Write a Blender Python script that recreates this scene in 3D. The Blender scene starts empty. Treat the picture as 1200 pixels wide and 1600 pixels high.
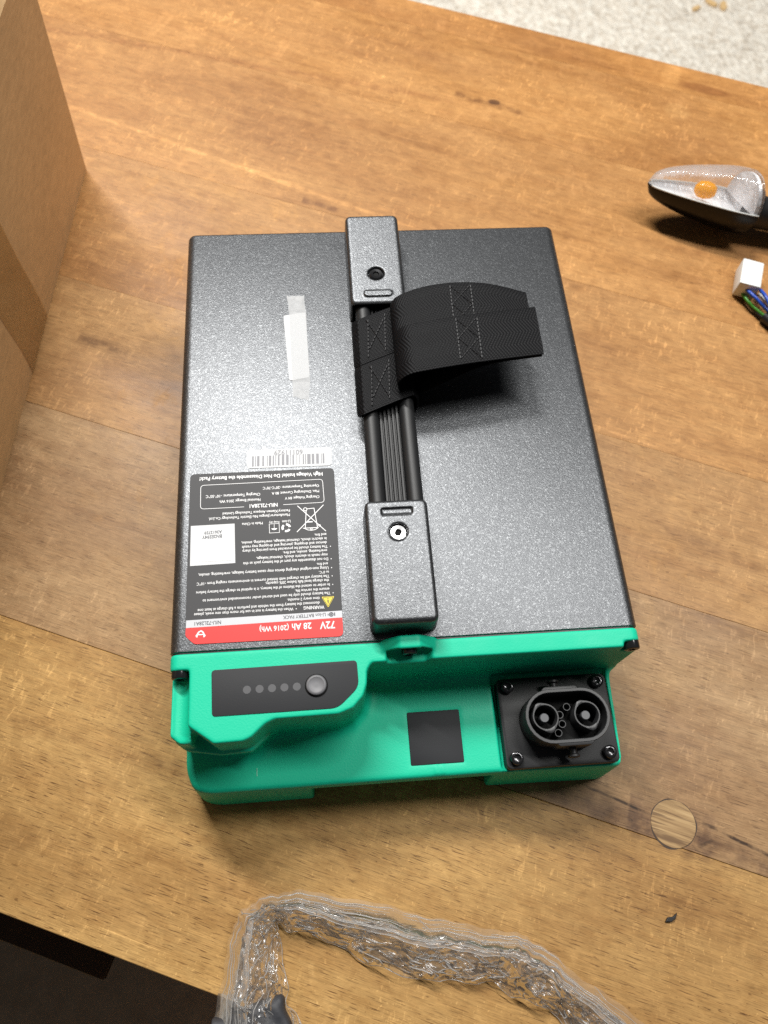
import bpy, bmesh, math, random
import numpy as np
from mathutils import Matrix, Vector

random.seed(4)
rng = np.random.default_rng(7)
sc = bpy.context.scene
COL = sc.collection
MM = 0.001

# ------------------------------------------------------------------ camera
cam_d = bpy.data.cameras.new('camera')
cam = bpy.data.objects.new('camera', cam_d)
COL.objects.link(cam)
cam.matrix_world = Matrix((
    (0.99665493, 0.04858321, -0.06571616, 0.08865627),
    (-0.07149888, 0.90782348, -0.41321234, -0.10573214),
    (0.03958349, 0.41652875, 0.90826040, 0.48578411),
    (0, 0, 0, 1)))
cam_d.sensor_fit = 'VERTICAL'
cam_d.sensor_height = 36.0
cam_d.lens = 27.0
cam_d.clip_start = 0.01
cam_d.clip_end = 50
cam_d.dof.use_dof = True
cam_d.dof.focus_distance = 0.43
cam_d.dof.aperture_fstop = 9.0
sc.camera = cam

# ------------------------------------------------------------------ world and lamps
world = bpy.data.worlds.new('World')
sc.world = world
world.use_nodes = True
bg = world.node_tree.nodes['Background']
bg.inputs['Color'].default_value = (0.92, 0.95, 1.0, 1)
bg.inputs['Strength'].default_value = 0.05

def area(name, loc, target, sx, sy, power, color=(1, 1, 1)):
    d = bpy.data.lights.new(name, 'AREA')
    d.shape = 'RECTANGLE'
    d.size = sx
    d.size_y = sy
    d.energy = power
    d.color = color
    o = bpy.data.objects.new(name, d)
    COL.objects.link(o)
    o.location = loc
    v = Vector(target) - Vector(loc)
    o.rotation_euler = v.to_track_quat('-Z', 'Y').to_euler()
    return o

# a row of two ceiling tubes above the bench, running along it
def tube(cx, cy, z, ang, length, power):
    d = bpy.data.lights.new('tube_lamp', 'AREA')
    d.shape = 'RECTANGLE'
    d.size = length
    d.size_y = 0.14
    d.energy = power
    d.color = (1.0, 0.985, 0.95)
    o = bpy.data.objects.new('tube_lamp', d)
    COL.objects.link(o)
    o.location = (cx, cy, z)
    o.rotation_euler = (0, 0, math.radians(ang))
    return o
tube(-0.42, 1.84, 2.50, -33, 1.4, 124)
tube(1.10, 0.74, 2.50, -33, 1.4, 47)

sc.view_settings.view_transform = 'Standard'
sc.view_settings.look = 'None'
sc.view_settings.exposure = 0.10
sc.view_settings.gamma = 1.0
sc.render.engine = 'CYCLES'
sc.cycles.use_denoising = False
sc.cycles.max_bounces = 10
sc.cycles.transparent_max_bounces = 24
sc.cycles.caustics_reflective = False
sc.cycles.caustics_refractive = False

# ------------------------------------------------------------------ helpers: objects
def tag(o, label=None, cat=None, group=None, kind=None):
    if label: o['label'] = label
    if cat: o['category'] = cat
    if group: o['group'] = group
    if kind: o['kind'] = kind
    return o

def empty(name, loc, rotz=0.0):
    o = bpy.data.objects.new(name, None)
    o.empty_display_size = 0.02
    COL.objects.link(o)
    o.location = loc
    o.rotation_euler = (0, 0, rotz)
    return o

def mesh_obj(name, verts, faces, mat, parent=None, smooth=None, uvs=None):
    me = bpy.data.meshes.new(name)
    me.from_pydata([tuple(map(float, v)) for v in verts], [], [tuple(map(int, f)) for f in faces])
    return fin(name, me, mat, parent, smooth, uvs)

def fin(name, me, mat, parent=None, smooth=None, uvs=None):
    me.validate()
    if uvs is not None:
        ul = me.uv_layers.new(name='UVMap')
        li = np.empty(len(me.loops), dtype=np.int32)
        me.loops.foreach_get('vertex_index', li)
        ul.data.foreach_set('uv', np.asarray(uvs, dtype=np.float32)[li].ravel())
    if isinstance(mat, (list, tuple)):
        for m in mat: me.materials.append(m)
    else:
        me.materials.append(mat)
    if smooth is not None:
        me.shade_smooth()
        if smooth < 179:
            me.set_sharp_from_angle(angle=math.radians(smooth))
    me.update()
    o = bpy.data.objects.new(name, me)
    COL.objects.link(o)
    if parent: o.parent = parent
    return o

def bm_obj(name, bm, mat, parent=None, smooth=None):
    me = bpy.data.meshes.new(name)
    bmesh.ops.recalc_face_normals(bm, faces=bm.faces)
    bm.to_mesh(me)
    bm.free()
    return fin(name, me, mat, parent, smooth)

def add_box(bm, lo, hi, bevel=0.0, seg=2, mat=None):
    lo = Vector(lo); hi = Vector(hi)
    r = bmesh.ops.create_cube(bm, size=1.0)
    vs = r['verts']
    for v in vs:
        v.co = Vector((lo[i] + (v.co[i] + 0.5) * (hi[i] - lo[i]) for i in range(3)))
    if bevel > 0:
        es = list({e for v in vs for e in v.link_edges})
        r2 = bmesh.ops.bevel(bm, geom=es, offset=bevel, segments=seg, profile=0.5, affect='EDGES')
        vs = list({v for f in r2['faces'] for v in f.verts} | {v for v in vs if v.is_valid})
    if mat is not None:
        for v in vs: v.co = mat @ v.co
    return vs

def add_lathe(bm, prof, n=28, mat=None):
    """prof: list of (r, z) from bottom to top, axis z."""
    rings = []
    for r, z in prof:
        ring = []
        for k in range(n):
            a = 2 * math.pi * k / n
            ring.append(bm.verts.new((r * math.cos(a), r * math.sin(a), z)))
        rings.append(ring)
    for i in range(len(rings) - 1):
        a, b = rings[i], rings[i + 1]
        for k in range(n):
            bm.faces.new((a[k], a[(k + 1) % n], b[(k + 1) % n], b[k]))
    bm.faces.new(list(reversed(rings[0])))
    bm.faces.new(rings[-1])
    if mat is not None:
        for ring in rings:
            for v in ring: v.co = mat @ v.co

def add_prism(bm, poly, z0, z1, bevel=0.0, mat=None):
    """poly: list of (x, y); top edges get a small chamfer."""
    n = len(poly)
    cx = sum(p[0] for p in poly) / n
    cy = sum(p[1] for p in poly) / n
    levels = [(z0, 0.0)]
    if bevel > 0:
        levels += [(z1 - bevel, 0.0), (z1 - 0.3 * bevel, bevel * 0.35), (z1, bevel)]
    else:
        levels += [(z1, 0.0)]
    area2 = sum(poly[i][0] * poly[(i + 1) % n][1] - poly[(i + 1) % n][0] * poly[i][1] for i in range(n))
    sgn = 1 if area2 > 0 else -1
    rings = []
    for z, ins in levels:
        ring = []
        for i in range(n):
            p = Vector(poly[i]); a = Vector(poly[i - 1]); b = Vector(poly[(i + 1) % n])
            d1 = (p - a).normalized(); d2 = (b - p).normalized()
            n1 = Vector((-d1.y, d1.x)) * sgn; n2 = Vector((-d2.y, d2.x)) * sgn
            m = n1 + n2
            m = m / max(0.3, m.dot(n1)) if m.length > 1e-9 else n1
            q = p + m * ins
            ring.append(bm.verts.new((q.x, q.y, z)))
        rings.append(ring)
    for a, b in zip(rings[:-1], rings[1:]):
        for k in range(n):
            bm.faces.new((a[k], a[(k + 1) % n], b[(k + 1) % n], b[k]))
    bm.faces.new(list(reversed(rings[0])))
    bm.faces.new(rings[-1])
    if mat is not None:
        for ring in rings:
            for v in ring: v.co = mat @ v.co

def rrect(x0, y0, x1, y1, r, seg=5):
    pts = []
    for cx, cy, a0 in ((x1 - r, y1 - r, 0), (x0 + r, y1 - r, 90), (x0 + r, y0 + r, 180), (x1 - r, y0 + r, 270)):
        for k in range(seg + 1):
            a = math.radians(a0 + 90 * k / seg)
            pts.append((cx + r * math.cos(a), cy + r * math.sin(a)))
    return pts

def round_poly(poly, r, seg=4):
    out = []
    n = len(poly)
    for i in range(n):
        p = Vector(poly[i]); a = Vector(poly[i - 1]); b = Vector(poly[(i + 1) % n])
        ra = r[i] if isinstance(r, (list, tuple)) else r
        u = (a - p); v = (b - p)
        t = min(ra, u.length * 0.45, v.length * 0.45)
        p0 = p + u.normalized() * t; p1 = p + v.normalized() * t
        for k in range(seg + 1):
            s = k / seg
            q = (1 - s) ** 2 * p0 + 2 * s * (1 - s) * p + s * s * p1
            out.append((q.x, q.y))
    return out

def smooth_path(pts, sub=6):
    P = [Vector(p) for p in pts]
    out = []
    n = len(P)
    for i in range(n - 1):
        p0 = P[max(i - 1, 0)]; p1 = P[i]; p2 = P[i + 1]; p3 = P[min(i + 2, n - 1)]
        for k in range(sub):
            t = k / sub
            out.append(0.5 * ((2 * p1) + (p2 - p0) * t + (2 * p0 - 5 * p1 + 4 * p2 - p3) * t * t
                              + (3 * p1 - p0 - 3 * p2 + p3) * t ** 3))
    out.append(P[-1].copy())
    return out

def add_tube(bm, pts, r, n=10, radii=None):
    P = [Vector(p) for p in pts]
    rings = []
    up = Vector((0, 0, 1))
    for i, p in enumerate(P):
        d = (P[min(i + 1, len(P) - 1)] - P[max(i - 1, 0)]).normalized()
        s = d.cross(up)
        if s.length < 1e-4: s = d.cross(Vector((1, 0, 0)))
        s.normalize()
        t = s.cross(d).normalized()
        rr = radii[i] if radii else r
        rings.append([bm.verts.new(p + (s * math.cos(2 * math.pi * k / n) + t * math.sin(2 * math.pi * k / n)) * rr) for k in range(n)])
    for a, b in zip(rings[:-1], rings[1:]):
        for k in range(n):
            bm.faces.new((a[k], a[(k + 1) % n], b[(k + 1) % n], b[k]))
    bm.faces.new(list(reversed(rings[0])))
    bm.faces.new(rings[-1])

# ------------------------------------------------------------------ helpers: solid fields
def grid(lo, hi, h):
    ax = [np.arange(lo[i], hi[i] + h, h, dtype=np.float32) for i in range(3)]
    return ax, np.meshgrid(*ax, indexing='ij')

def f_box(X, Y, Z, lo, hi, r=0.0):
    q = []
    for A, a, b in ((X, lo[0], hi[0]), (Y, lo[1], hi[1]), (Z, lo[2], hi[2])):
        q.append(np.abs(A - (a + b) / 2) - ((b - a) / 2 - r))
    o = np.sqrt(sum(np.maximum(k, 0) ** 2 for k in q))
    return o + np.minimum(np.maximum(np.maximum(q[0], q[1]), q[2]), 0) - r

def f_poly(X, Y, poly):
    d = np.full(X.shape, 1e9, dtype=np.float32)
    inside = np.zeros(X.shape, dtype=bool)
    n = len(poly)
    for i in range(n):
        ax, ay = poly[i]; bx, by = poly[(i + 1) % n]
        ex, ey = bx - ax, by - ay
        wx, wy = X - ax, Y - ay
        t = np.clip((wx * ex + wy * ey) / (ex * ex + ey * ey), 0, 1)
        d = np.minimum(d, (wx - ex * t) ** 2 + (wy - ey * t) ** 2)
        c = ((ay > Y) != (by > Y))
        with np.errstate(divide='ignore', invalid='ignore'):
            c &= (X < ex * (Y - ay) / (ey if ey != 0 else 1e-9) + ax)
        inside ^= c
    d = np.sqrt(d)
    return np.where(inside, -d, d)

def f_extrude(d2, Z, z0, z1, r):
    wz = np.abs(Z - (z0 + z1) / 2) - (z1 - z0) / 2 + r
    d2 = d2 + r
    return np.minimum(np.maximum(d2, wz), 0) + np.sqrt(np.maximum(d2, 0) ** 2 + np.maximum(wz, 0) ** 2) - r

def smin(a, b, k):
    h = np.clip(0.5 + 0.5 * (b - a) / k, 0, 1)
    return b * (1 - h) + a * h - k * h * (1 - h)

def smax(a, b, k):
    return -smin(-a, -b, k)

def blur(V, it=1):
    for _ in range(it):
        for ax in range(3):
            a = np.roll(V, 1, ax); b = np.roll(V, -1, ax)
            V = 0.25 * a + 0.5 * V + 0.25 * b
    return V

def surface_nets(V, ax):
    nx, ny, nz = V.shape
    h = [a[1] - a[0] for a in ax]
    cnt = np.zeros((nx - 1, ny - 1, nz - 1), dtype=np.float32)
    acc = np.zeros((nx - 1, ny - 1, nz - 1, 3), dtype=np.float32)
    neg = V < 0
    cross = []
    for d in range(3):
        s0 = [slice(None)] * 3; s1 = [slice(None)] * 3
        s0[d] = slice(0, -1); s1[d] = slice(1, None)
        a = V[tuple(s0)]; b = V[tuple(s1)]
        c = neg[tuple(s0)] != neg[tuple(s1)]
        idx = np.argwhere(c)
        t = a[c] / (a[c] - b[c])
        pos = idx.astype(np.float32)
        pos[:, d] += t
        cross.append((idx, neg[tuple(s0)][c]))
        o = [k for k in range(3) if k != d]
        for u in (0, 1):
            for v in (0, 1):
                ci = idx.copy()
                ci[:, o[0]] -= u; ci[:, o[1]] -= v
                ok = np.all((ci >= 0) & (ci < np.array([nx - 1, ny - 1, nz - 1])), axis=1)
                q = ci[ok]
                np.add.at(cnt, (q[:, 0], q[:, 1], q[:, 2]), 1)
                np.add.at(acc, (q[:, 0], q[:, 1], q[:, 2]), pos[ok])
    m = cnt > 0
    vid = np.full(cnt.shape, -1, dtype=np.int64)
    vid[m] = np.arange(m.sum())
    verts = acc[m] / cnt[m][:, None]
    verts = verts * np.array(h) + np.array([a[0] for a in ax])
    quads = []
    for d in range(3):
        idx, ng = cross[d]
        o = [k for k in range(3) if k != d]
        ok = (idx[:, o[0]] > 0) & (idx[:, o[1]] > 0) & (idx[:, o[0]] < cnt.shape[o[0]]) & (idx[:, o[1]] < cnt.shape[o[1]])
        idx = idx[ok]; ng = ng[ok]
        def at(u, v):
            q = idx.copy(); q[:, o[0]] -= u; q[:, o[1]] -= v
            return vid[q[:, 0], q[:, 1], q[:, 2]]
        Q = np.stack([at(1, 1), at(0, 1), at(0, 0), at(1, 0)], 1)
        flip = ng if d != 1 else ~ng
        Q = np.where(flip[:, None], Q, Q[:, ::-1])
        quads.append(Q)
    return verts, np.concatenate(quads)

def field_obj(name, V, ax, mat, parent, scale=MM, smooth=180):
    v, q = surface_nets(V, ax)
    me = bpy.data.meshes.new(name)
    v = (v * scale).astype(np.float32)
    me.vertices.add(len(v)); me.vertices.foreach_set('co', v.ravel())
    me.loops.add(q.size); me.loops.foreach_set('vertex_index', q.astype(np.int32).ravel())
    me.polygons.add(len(q))
    me.polygons.foreach_set('loop_start', np.arange(0, q.size, 4, dtype=np.int32))
    me.polygons.foreach_set('loop_total', np.full(len(q), 4, dtype=np.int32))
    me.update(calc_edges=True)
    return fin(name, me, mat, parent, smooth)

# ------------------------------------------------------------------ helpers: materials
class N:
    def __init__(self, name):
        self.m = bpy.data.materials.new(name)
        self.m.use_nodes = True
        self.t = self.m.node_tree
        self.b = self.t.nodes['Principled BSDF']
        self.out = self.t.nodes['Material Output']
        self._tc = None
    def n(self, typ, **kw):
        x = self.t.nodes.new(typ)
        for k, v in kw.items(): setattr(x, k, v)
        return x
    def l(self, a, b): self.t.links.new(a, b)
    def s(self, **kw):
        for k, v in kw.items():
            k = k.replace('_', ' ')
            i = self.b.inputs[k]
            if hasattr(v, 'is_linked'): self.l(v, i)
            else: i.default_value = (*v, 1) if isinstance(v, tuple) and len(v) == 3 else v
        return self
    def obj(self):
        if not self._tc: self._tc = self.n('ShaderNodeTexCoord')
        return self._tc.outputs['Object']
    def uv(self):
        if not self._tc: self._tc = self.n('ShaderNodeTexCoord')
        return self._tc.outputs['UV']
    def map(self, vec, scale=(1, 1, 1), rot=(0, 0, 0), loc=(0, 0, 0)):
        x = self.n('ShaderNodeMapping')
        self.l(vec, x.inputs['Vector'])
        x.inputs['Scale'].default_value = scale
        x.inputs['Rotation'].default_value = rot
        x.inputs['Location'].default_value = loc
        return x.outputs['Vector']
    def noise(self, vec, scale, detail=3, rough=0.55, dist=0.0, color=False):
        x = self.n('ShaderNodeTexNoise')
        self.l(vec, x.inputs['Vector'])
        x.inputs['Scale'].default_value = scale
        x.inputs['Detail'].default_value = detail
        x.inputs['Roughness'].default_value = rough
        x.inputs['Distortion'].default_value = dist
        return x.outputs['Color' if color else 'Fac']
    def voro(self, vec, scale, feature='F1', out='Distance'):
        x = self.n('ShaderNodeTexVoronoi', feature=feature)
        self.l(vec, x.inputs['Vector'])
        x.inputs['Scale'].default_value = scale
        return x.outputs[out]
    def ramp(self, fac, stops, interp='LINEAR'):
        x = self.n('ShaderNodeValToRGB')
        x.color_ramp.interpolation = interp
        e = x.color_ramp.elements
        while len(e) < len(stops): e.new(0.5)
        for i, (p, c) in enumerate(stops):
            e[i].position = p
            c = (c, c, c) if isinstance(c, (int, float)) else c
            e[i].color = (*c, 1)
        self.l(fac, x.inputs['Fac'])
        return x.outputs['Color']
    def math(self, op, a, b=None, c=None, clamp=False):
        x = self.n('ShaderNodeMath', operation=op, use_clamp=clamp)
        for i, v in enumerate((a, b, c)):
            if v is None: continue
            if hasattr(v, 'is_linked'): self.l(v, x.inputs[i])
            else: x.inputs[i].default_value = v
        return x.outputs[0]
    def mix(self, fac, a, b, blend='MIX'):
        x = self.n('ShaderNodeMix', data_type='RGBA', blend_type=blend)
        for i, v in ((0, fac), (6, a), (7, b)):
            if hasattr(v, 'is_linked'): self.l(v, x.inputs[i])
            else: x.inputs[i].default_value = (*v, 1) if isinstance(v, tuple) else v
        return x.outputs[2]
    def bump(self, height, strength=0.3, dist=0.001, normal=None):
        x = self.n('ShaderNodeBump')
        x.inputs['Strength'].default_value = strength
        x.inputs['Distance'].default_value = dist
        self.l(height, x.inputs['Height'])
        if normal is not None: self.l(normal, x.inputs['Normal'])
        self.l(x.outputs['Normal'], self.b.inputs['Normal'])
        return x.outputs['Normal']
    def xyz(self, vec):
        x = self.n('ShaderNodeSeparateXYZ')
        self.l(vec, x.inputs[0])
        return x.outputs

def plain(name, col, rough=0.5, metallic=0.0, bump=0.0, bscale=900, spec=0.5):
    k = N(name)
    k.s(Base_Color=col, Roughness=rough, Metallic=metallic)
    k.b.inputs['Specular IOR Level'].default_value = spec
    if bump:
        k.bump(k.noise(k.obj(), bscale, 2), bump, 0.0004)
    return k.m

# powder coated metal with a fine metallic sparkle
def powder():
    k = N('grey_powder_coat')
    fine = k.noise(k.obj(), 1150, 3, 0.65)
    flake = k.voro(k.obj(), 1500, 'F1', 'Color')
    sp = k.xyz(flake)[0]
    base = k.mix(k.ramp(sp, [(0.72, 0.0), (0.98, 1.0)]), (0.104, 0.108, 0.114), (0.180, 0.187, 0.195))
    k.s(Base_Color=base, Roughness=0.385, Metallic=0.88)
    k.bump(k.mix(0.18, fine, flake), 0.34, 0.00045)
    return k.m
M_POWDER = powder()

def green_plastic():
    k = N('green_plastic')
    k.s(Base_Color=(0.006, 0.56, 0.335), Roughness=0.5)
    k.b.inputs['Specular IOR Level'].default_value = 0.32
    k.bump(k.noise(k.obj(), 1000, 2, 0.6), 0.36, 0.0003)
    k.s(Roughness=k.ramp(k.noise(k.obj(), 24, 4, 0.6), [(0.35, 0.44), (0.65, 0.58)]))
    return k.m
M_GREEN = green_plastic()
M_BLACK = plain('black_plastic', (0.012, 0.012, 0.013), 0.42, bump=0.15, bscale=1400)
M_BLACKMATTE = plain('black_moulding', (0.014, 0.0143, 0.0155), 0.5, bump=0.12, bscale=1600)
M_RIM = plain('grey_moulding_edge', (0.028, 0.0285, 0.030), 0.42)
M_DEEP = plain('socket_black', (0.003, 0.003, 0.003), 0.7, spec=0.2)
M_RUBBER = plain('black_rubber', (0.012, 0.0125, 0.0135), 0.5, bump=0.08, bscale=1500)
M_SCREW = plain('black_oxide_steel', (0.03, 0.03, 0.032), 0.16, 0.6)
M_STEEL = plain('bright_steel', (0.75, 0.75, 0.76), 0.24, 1.0)
M_PANEL = plain('charcoal_film', (0.030, 0.031, 0.034), 0.62, bump=0.10, bscale=1500, spec=0.3)
M_PATCH = plain('dark_sticker', (0.020, 0.021, 0.024), 0.62, bump=0.08, bscale=1500, spec=0.3)
M_LED = plain('unlit_led_window', (0.105, 0.106, 0.112), 0.55, spec=0.3)
M_BUTTON = plain('grey_button_rubber', (0.17, 0.17, 0.18), 0.5)
M_LABELGREY = plain('label_grey_print', (0.062, 0.062, 0.065), 0.5, spec=0.22)
M_LABELSILVER = plain('label_silver_print', (0.60, 0.61, 0.64), 0.34)
M_LABELRED = plain('label_red_print', (0.70, 0.022, 0.018), 0.48)
M_PRINTWHITE = plain('white_print', (0.82, 0.82, 0.82), 0.4)
M_PRINTBLACK = plain('black_print', (0.03, 0.03, 0.04), 0.5)
M_PRINTGREY = plain('grey_print', (0.22, 0.22, 0.24), 0.5)
M_YELLOW = plain('yellow_print', (0.85, 0.68, 0.02), 0.4)
M_PAPER = plain('white_paper', (0.70, 0.71, 0.72), 0.6, spec=0.15)
M_LABELEDGE = plain('label_edge', (0.02, 0.02, 0.02), 0.5)

def tape_mat(name, col, alpha, rough=0.35):
    k = N(name)
    k.s(Base_Color=col, Roughness=rough)
    tr = k.n('ShaderNodeBsdfTransparent')
    mx = k.n('ShaderNodeMixShader')
    g = k.noise(k.obj(), 260, 3, 0.6)
    k.l(k.math('ADD', k.math('MULTIPLY', k.math('SUBTRACT', g, 0.5), 0.5), alpha, clamp=True), mx.inputs[0])
    k.l(tr.outputs[0], mx.inputs[1])
    k.l(k.b.outputs[0], mx.inputs[2])
    k.l(mx.outputs[0], k.out.inputs['Surface'])
    return k.m
M_TAPE = tape_mat('frosted_tape', (0.60, 0.61, 0.62), 0.60, 0.5)
M_BOXTAPE = tape_mat('brown_packing_tape', (0.46, 0.26, 0.085), 0.55, 0.08)

def webbing():
    k = N('black_webbing')
    x, y, z = k.xyz(k.uv())
    # u along the strap (mm), v across (mm): chevron twill made of sloping ribs
    tri = k.math('PINGPONG', y, 8.6)
    a = k.math('ADD', k.math('MULTIPLY', x, 1.05), k.math('MULTIPLY', tri, 0.62))
    r1 = k.math('SINE', k.math('MULTIPLY', a, 3.1))
    r2 = k.math('SINE', k.math('MULTIPLY', y, 5.2))
    h = k.math('MULTIPLY', k.math('ADD', k.math('MULTIPLY', r1, 0.7), k.math('MULTIPLY', r2, 0.45)), 0.5)
    h01 = k.math('ADD', k.math('MULTIPLY', h, 0.5), 0.5)
    k.s(Base_Color=k.ramp(h01, [(0.3, (0.0005, 0.0005, 0.0008)), (0.85, (0.0070, 0.0071, 0.0092))]), Roughness=0.55)
    k.b.inputs['Specular IOR Level'].default_value = 0.16
    k.b.inputs['Sheen Weight'].default_value = 0.0
    k.bump(h01, 0.7, 0.0006)
    return k.m
M_WEB = webbing()
M_THREAD = plain('black_thread', (0.013, 0.013, 0.015), 0.5)

# grain direction is local x of the bench
def wood(name):
    k = N(name)
    oi = k.n('ShaderNodeObjectInfo')
    vec0 = k.obj()
    off = k.n('ShaderNodeVectorMath', operation='ADD')
    k.l(vec0, off.inputs[0])
    cmb = k.n('ShaderNodeCombineXYZ')
    k.l(k.math('MULTIPLY', oi.outputs['Random'], 13.0), cmb.inputs[0])
    k.l(cmb.outputs[0], off.inputs[1])
    vec = off.outputs[0]
    bend = k.noise(k.map(vec, (3, 5, 1)), 2.2, 3)
    streak = k.noise(k.map(vec, (2.2, 38, 1)), 2.6, 5, 0.62, 0.6)
    blot = k.noise(k.map(vec, (5, 11, 1)), 2.0, 5, 0.6, 0.4)
    fine = k.noise(k.map(vec, (20, 330, 1)), 1.6, 4, 0.65)
    f = k.math('ADD', k.math('MULTIPLY', streak, 0.6), k.math('MULTIPLY', blot, 0.4))
    tint = k.ramp(f, [(0.28, (0.66, 0.59, 0.54)), (0.44, (0.93, 0.90, 0.87)), (0.56, (1.0, 1.0, 1.0)), (0.72, (1.14, 1.16, 1.17))])
    col = k.mix(1.0, oi.outputs['Color'], tint, 'MULTIPLY')
    col = k.mix(1.0, col, k.ramp(fine, [(0.3, 0.92), (0.7, 1.07)]), 'MULTIPLY')
    fib = k.noise(k.map(vec, (42, 1500, 1), (0, 0, 0.02), (2, 0, 0)), 1.4, 4, 0.75)
    col = k.mix(1.0, col, k.ramp(fib, [(0.36, 0.74), (0.50, 1.0), (0.64, 1.20)]), 'MULTIPLY')
    cloud = k.noise(k.map(vec, (3.2, 6.5, 1), (0, 0, 0), (9, 4, 0)), 1.6, 3, 0.5)
    col = k.mix(1.0, col, k.ramp(cloud, [(0.34, (0.78, 0.73, 0.70)), (0.55, (1.0, 1.0, 1.0)), (0.72, (1.12, 1.13, 1.13))]), 'MULTIPLY')
    mot = k.noise(k.map(vec, (48, 62, 1), (0, 0, 0.2), (1, 5, 0)), 1.6, 5, 0.65, 0.5)
    col = k.mix(1.0, col, k.ramp(mot, [(0.32, (0.87, 0.83, 0.79)), (0.50, (1.0, 1.0, 1.0)), (0.68, (1.14, 1.15, 1.17))]), 'MULTIPLY')
    # pores: short dark dashes along the grain
    pn = k.noise(k.map(vec, (62, 1000, 1)), 1.5, 2, 0.5, 0.1)
    pm = k.noise(k.map(vec, (9, 16, 1)), 2.0, 3)
    pore = k.math('MULTIPLY', k.ramp(pn, [(0.585, 0.0), (0.675, 1.0)]), k.ramp(pm, [(0.34, 0.3), (0.56, 1.0)]))
    al = oi.outputs['Alpha']
    pore = k.math('MULTIPLY', pore, al)
    col = k.mix(pore, col, k.mix(1.0, col, (0.33, 0.27, 0.24), 'MULTIPLY'))
    # pale flecks across the grain (worn varnish, ray flecks)
    fl = k.noise(k.map(vec, (330, 105, 1), (0, 0, 0.3)), 1.0, 3, 0.55, 0.8)
    fm = k.noise(k.map(vec, (8, 8, 1), (0, 0, 0), (3, 1, 0)), 1.6, 3, 0.6)
    fleck = k.math('MULTIPLY', k.ramp(fl, [(0.58, 0.0), (0.66, 1.0)]), k.ramp(fm, [(0.44, 0.0), (0.62, 0.8)]))
    col = k.mix(fleck, col, k.mix(1.0, col, (1.5, 1.55, 1.62), 'MULTIPLY'))
    # tiny pale nicks and dark specks
    nk = k.noise(k.map(vec, (620, 430, 1), (0, 0, 0.5), (5, 5, 0)), 1.0, 2, 0.5, 0.6)
    nm = k.noise(k.map(vec, (22, 22, 1), (0, 0, 0), (8, 2, 0)), 1.5, 3, 0.6)
    nick = k.math('MULTIPLY', k.ramp(nk, [(0.64, 0.0), (0.69, 1.0)]), k.ramp(nm, [(0.42, 0.05), (0.60, 0.75)]))
    col = k.mix(nick, col, k.mix(1.0, col, (1.5, 1.55, 1.62), 'MULTIPLY'))
    dk = k.noise(k.map(vec, (260, 620, 1), (0, 0, 0.05), (15, 5, 0)), 1.0, 2, 0.5, 0.3)
    col = k.mix(k.math('MULTIPLY', k.ramp(dk, [(0.655, 0.0), (0.71, 1.0)]), k.ramp(nm, [(0.36, 0.75), (0.62, 0.15)])), col, k.mix(1.0, col, (0.42, 0.36, 0.33), 'MULTIPLY'))
    # larger worn cloudy patches
    wn = k.noise(k.map(vec, (34, 26, 1), (0, 0, 0.5), (7, 2, 0)), 1.3, 5, 0.7, 0.7)
    worn = k.ramp(wn, [(0.55, 0.0), (0.70, 0.55)])
    col = k.mix(worn, col, k.mix(1.0, col, (1.30, 1.34, 1.40), 'MULTIPLY'))
    # fine scratches in two directions
    for ang, sd, st in ((0.55, 2.0, 0.7), (-0.95, 9.0, 0.65), (1.35, 5.0, 0.6), (0.15, 14.0, 0.6)):
        sn = k.noise(k.map(vec, (6, 560, 1), (0, 0, ang), (sd, sd, 0)), 1.0, 2, 0.5, 0.0)
        smk = k.noise(k.map(vec, (11, 11, 1), (0, 0, 0), (sd * 3, 0, 0)), 1.0, 2)
        s_ = k.math('MULTIPLY', k.ramp(sn, [(0.70, 0.0), (0.76, st)]), k.ramp(smk, [(0.5, 0.0), (0.6, 1.0)]))
        col = k.mix(s_, col, k.mix(1.0, col, (1.55, 1.6, 1.68), 'MULTIPLY'))
    X, Y, Z = k.xyz(vec0)
    wob = k.math('MULTIPLY', k.math('SUBTRACT', k.noise(k.map(vec0, (14, 14, 1)), 2.0, 4), 0.5), 1.0)
    def seg(ax, ay, bx, by, w, soft, amp):
        """mask along a line from a to b (bench coordinates), wobbling by amp"""
        L = math.hypot(bx - ax, by - ay)
        ux, uy = (bx - ax) / L, (by - ay) / L
        dx = k.math('SUBTRACT', X, ax); dy = k.math('SUBTRACT', Y, ay)
        t = k.math('ADD', k.math('MULTIPLY', dx, ux), k.math('MULTIPLY', dy, uy))
        p = k.math('SUBTRACT', k.math('MULTIPLY', dy, ux), k.math('MULTIPLY', dx, uy))
        p = k.math('ABSOLUTE', k.math('ADD', p, k.math('MULTIPLY', wob, amp)))
        m = k.math('SUBTRACT', 1.0, k.math('DIVIDE', k.math('SUBTRACT', p, w), soft), clamp=True)
        e = k.math('MULTIPLY', k.math('DIVIDE', t, 0.02 * L), 1.0, clamp=True)
        e2 = k.math('DIVIDE', k.math('SUBTRACT', L, t), 0.12 * L, clamp=True)
        return k.math('MULTIPLY', m, k.math('MULTIPLY', e, e2))
    brk = k.ramp(k.noise(k.map(vec0, (60, 60, 1)), 1.5, 3), [(0.38, 0.15), (0.6, 1.0)])
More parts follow.
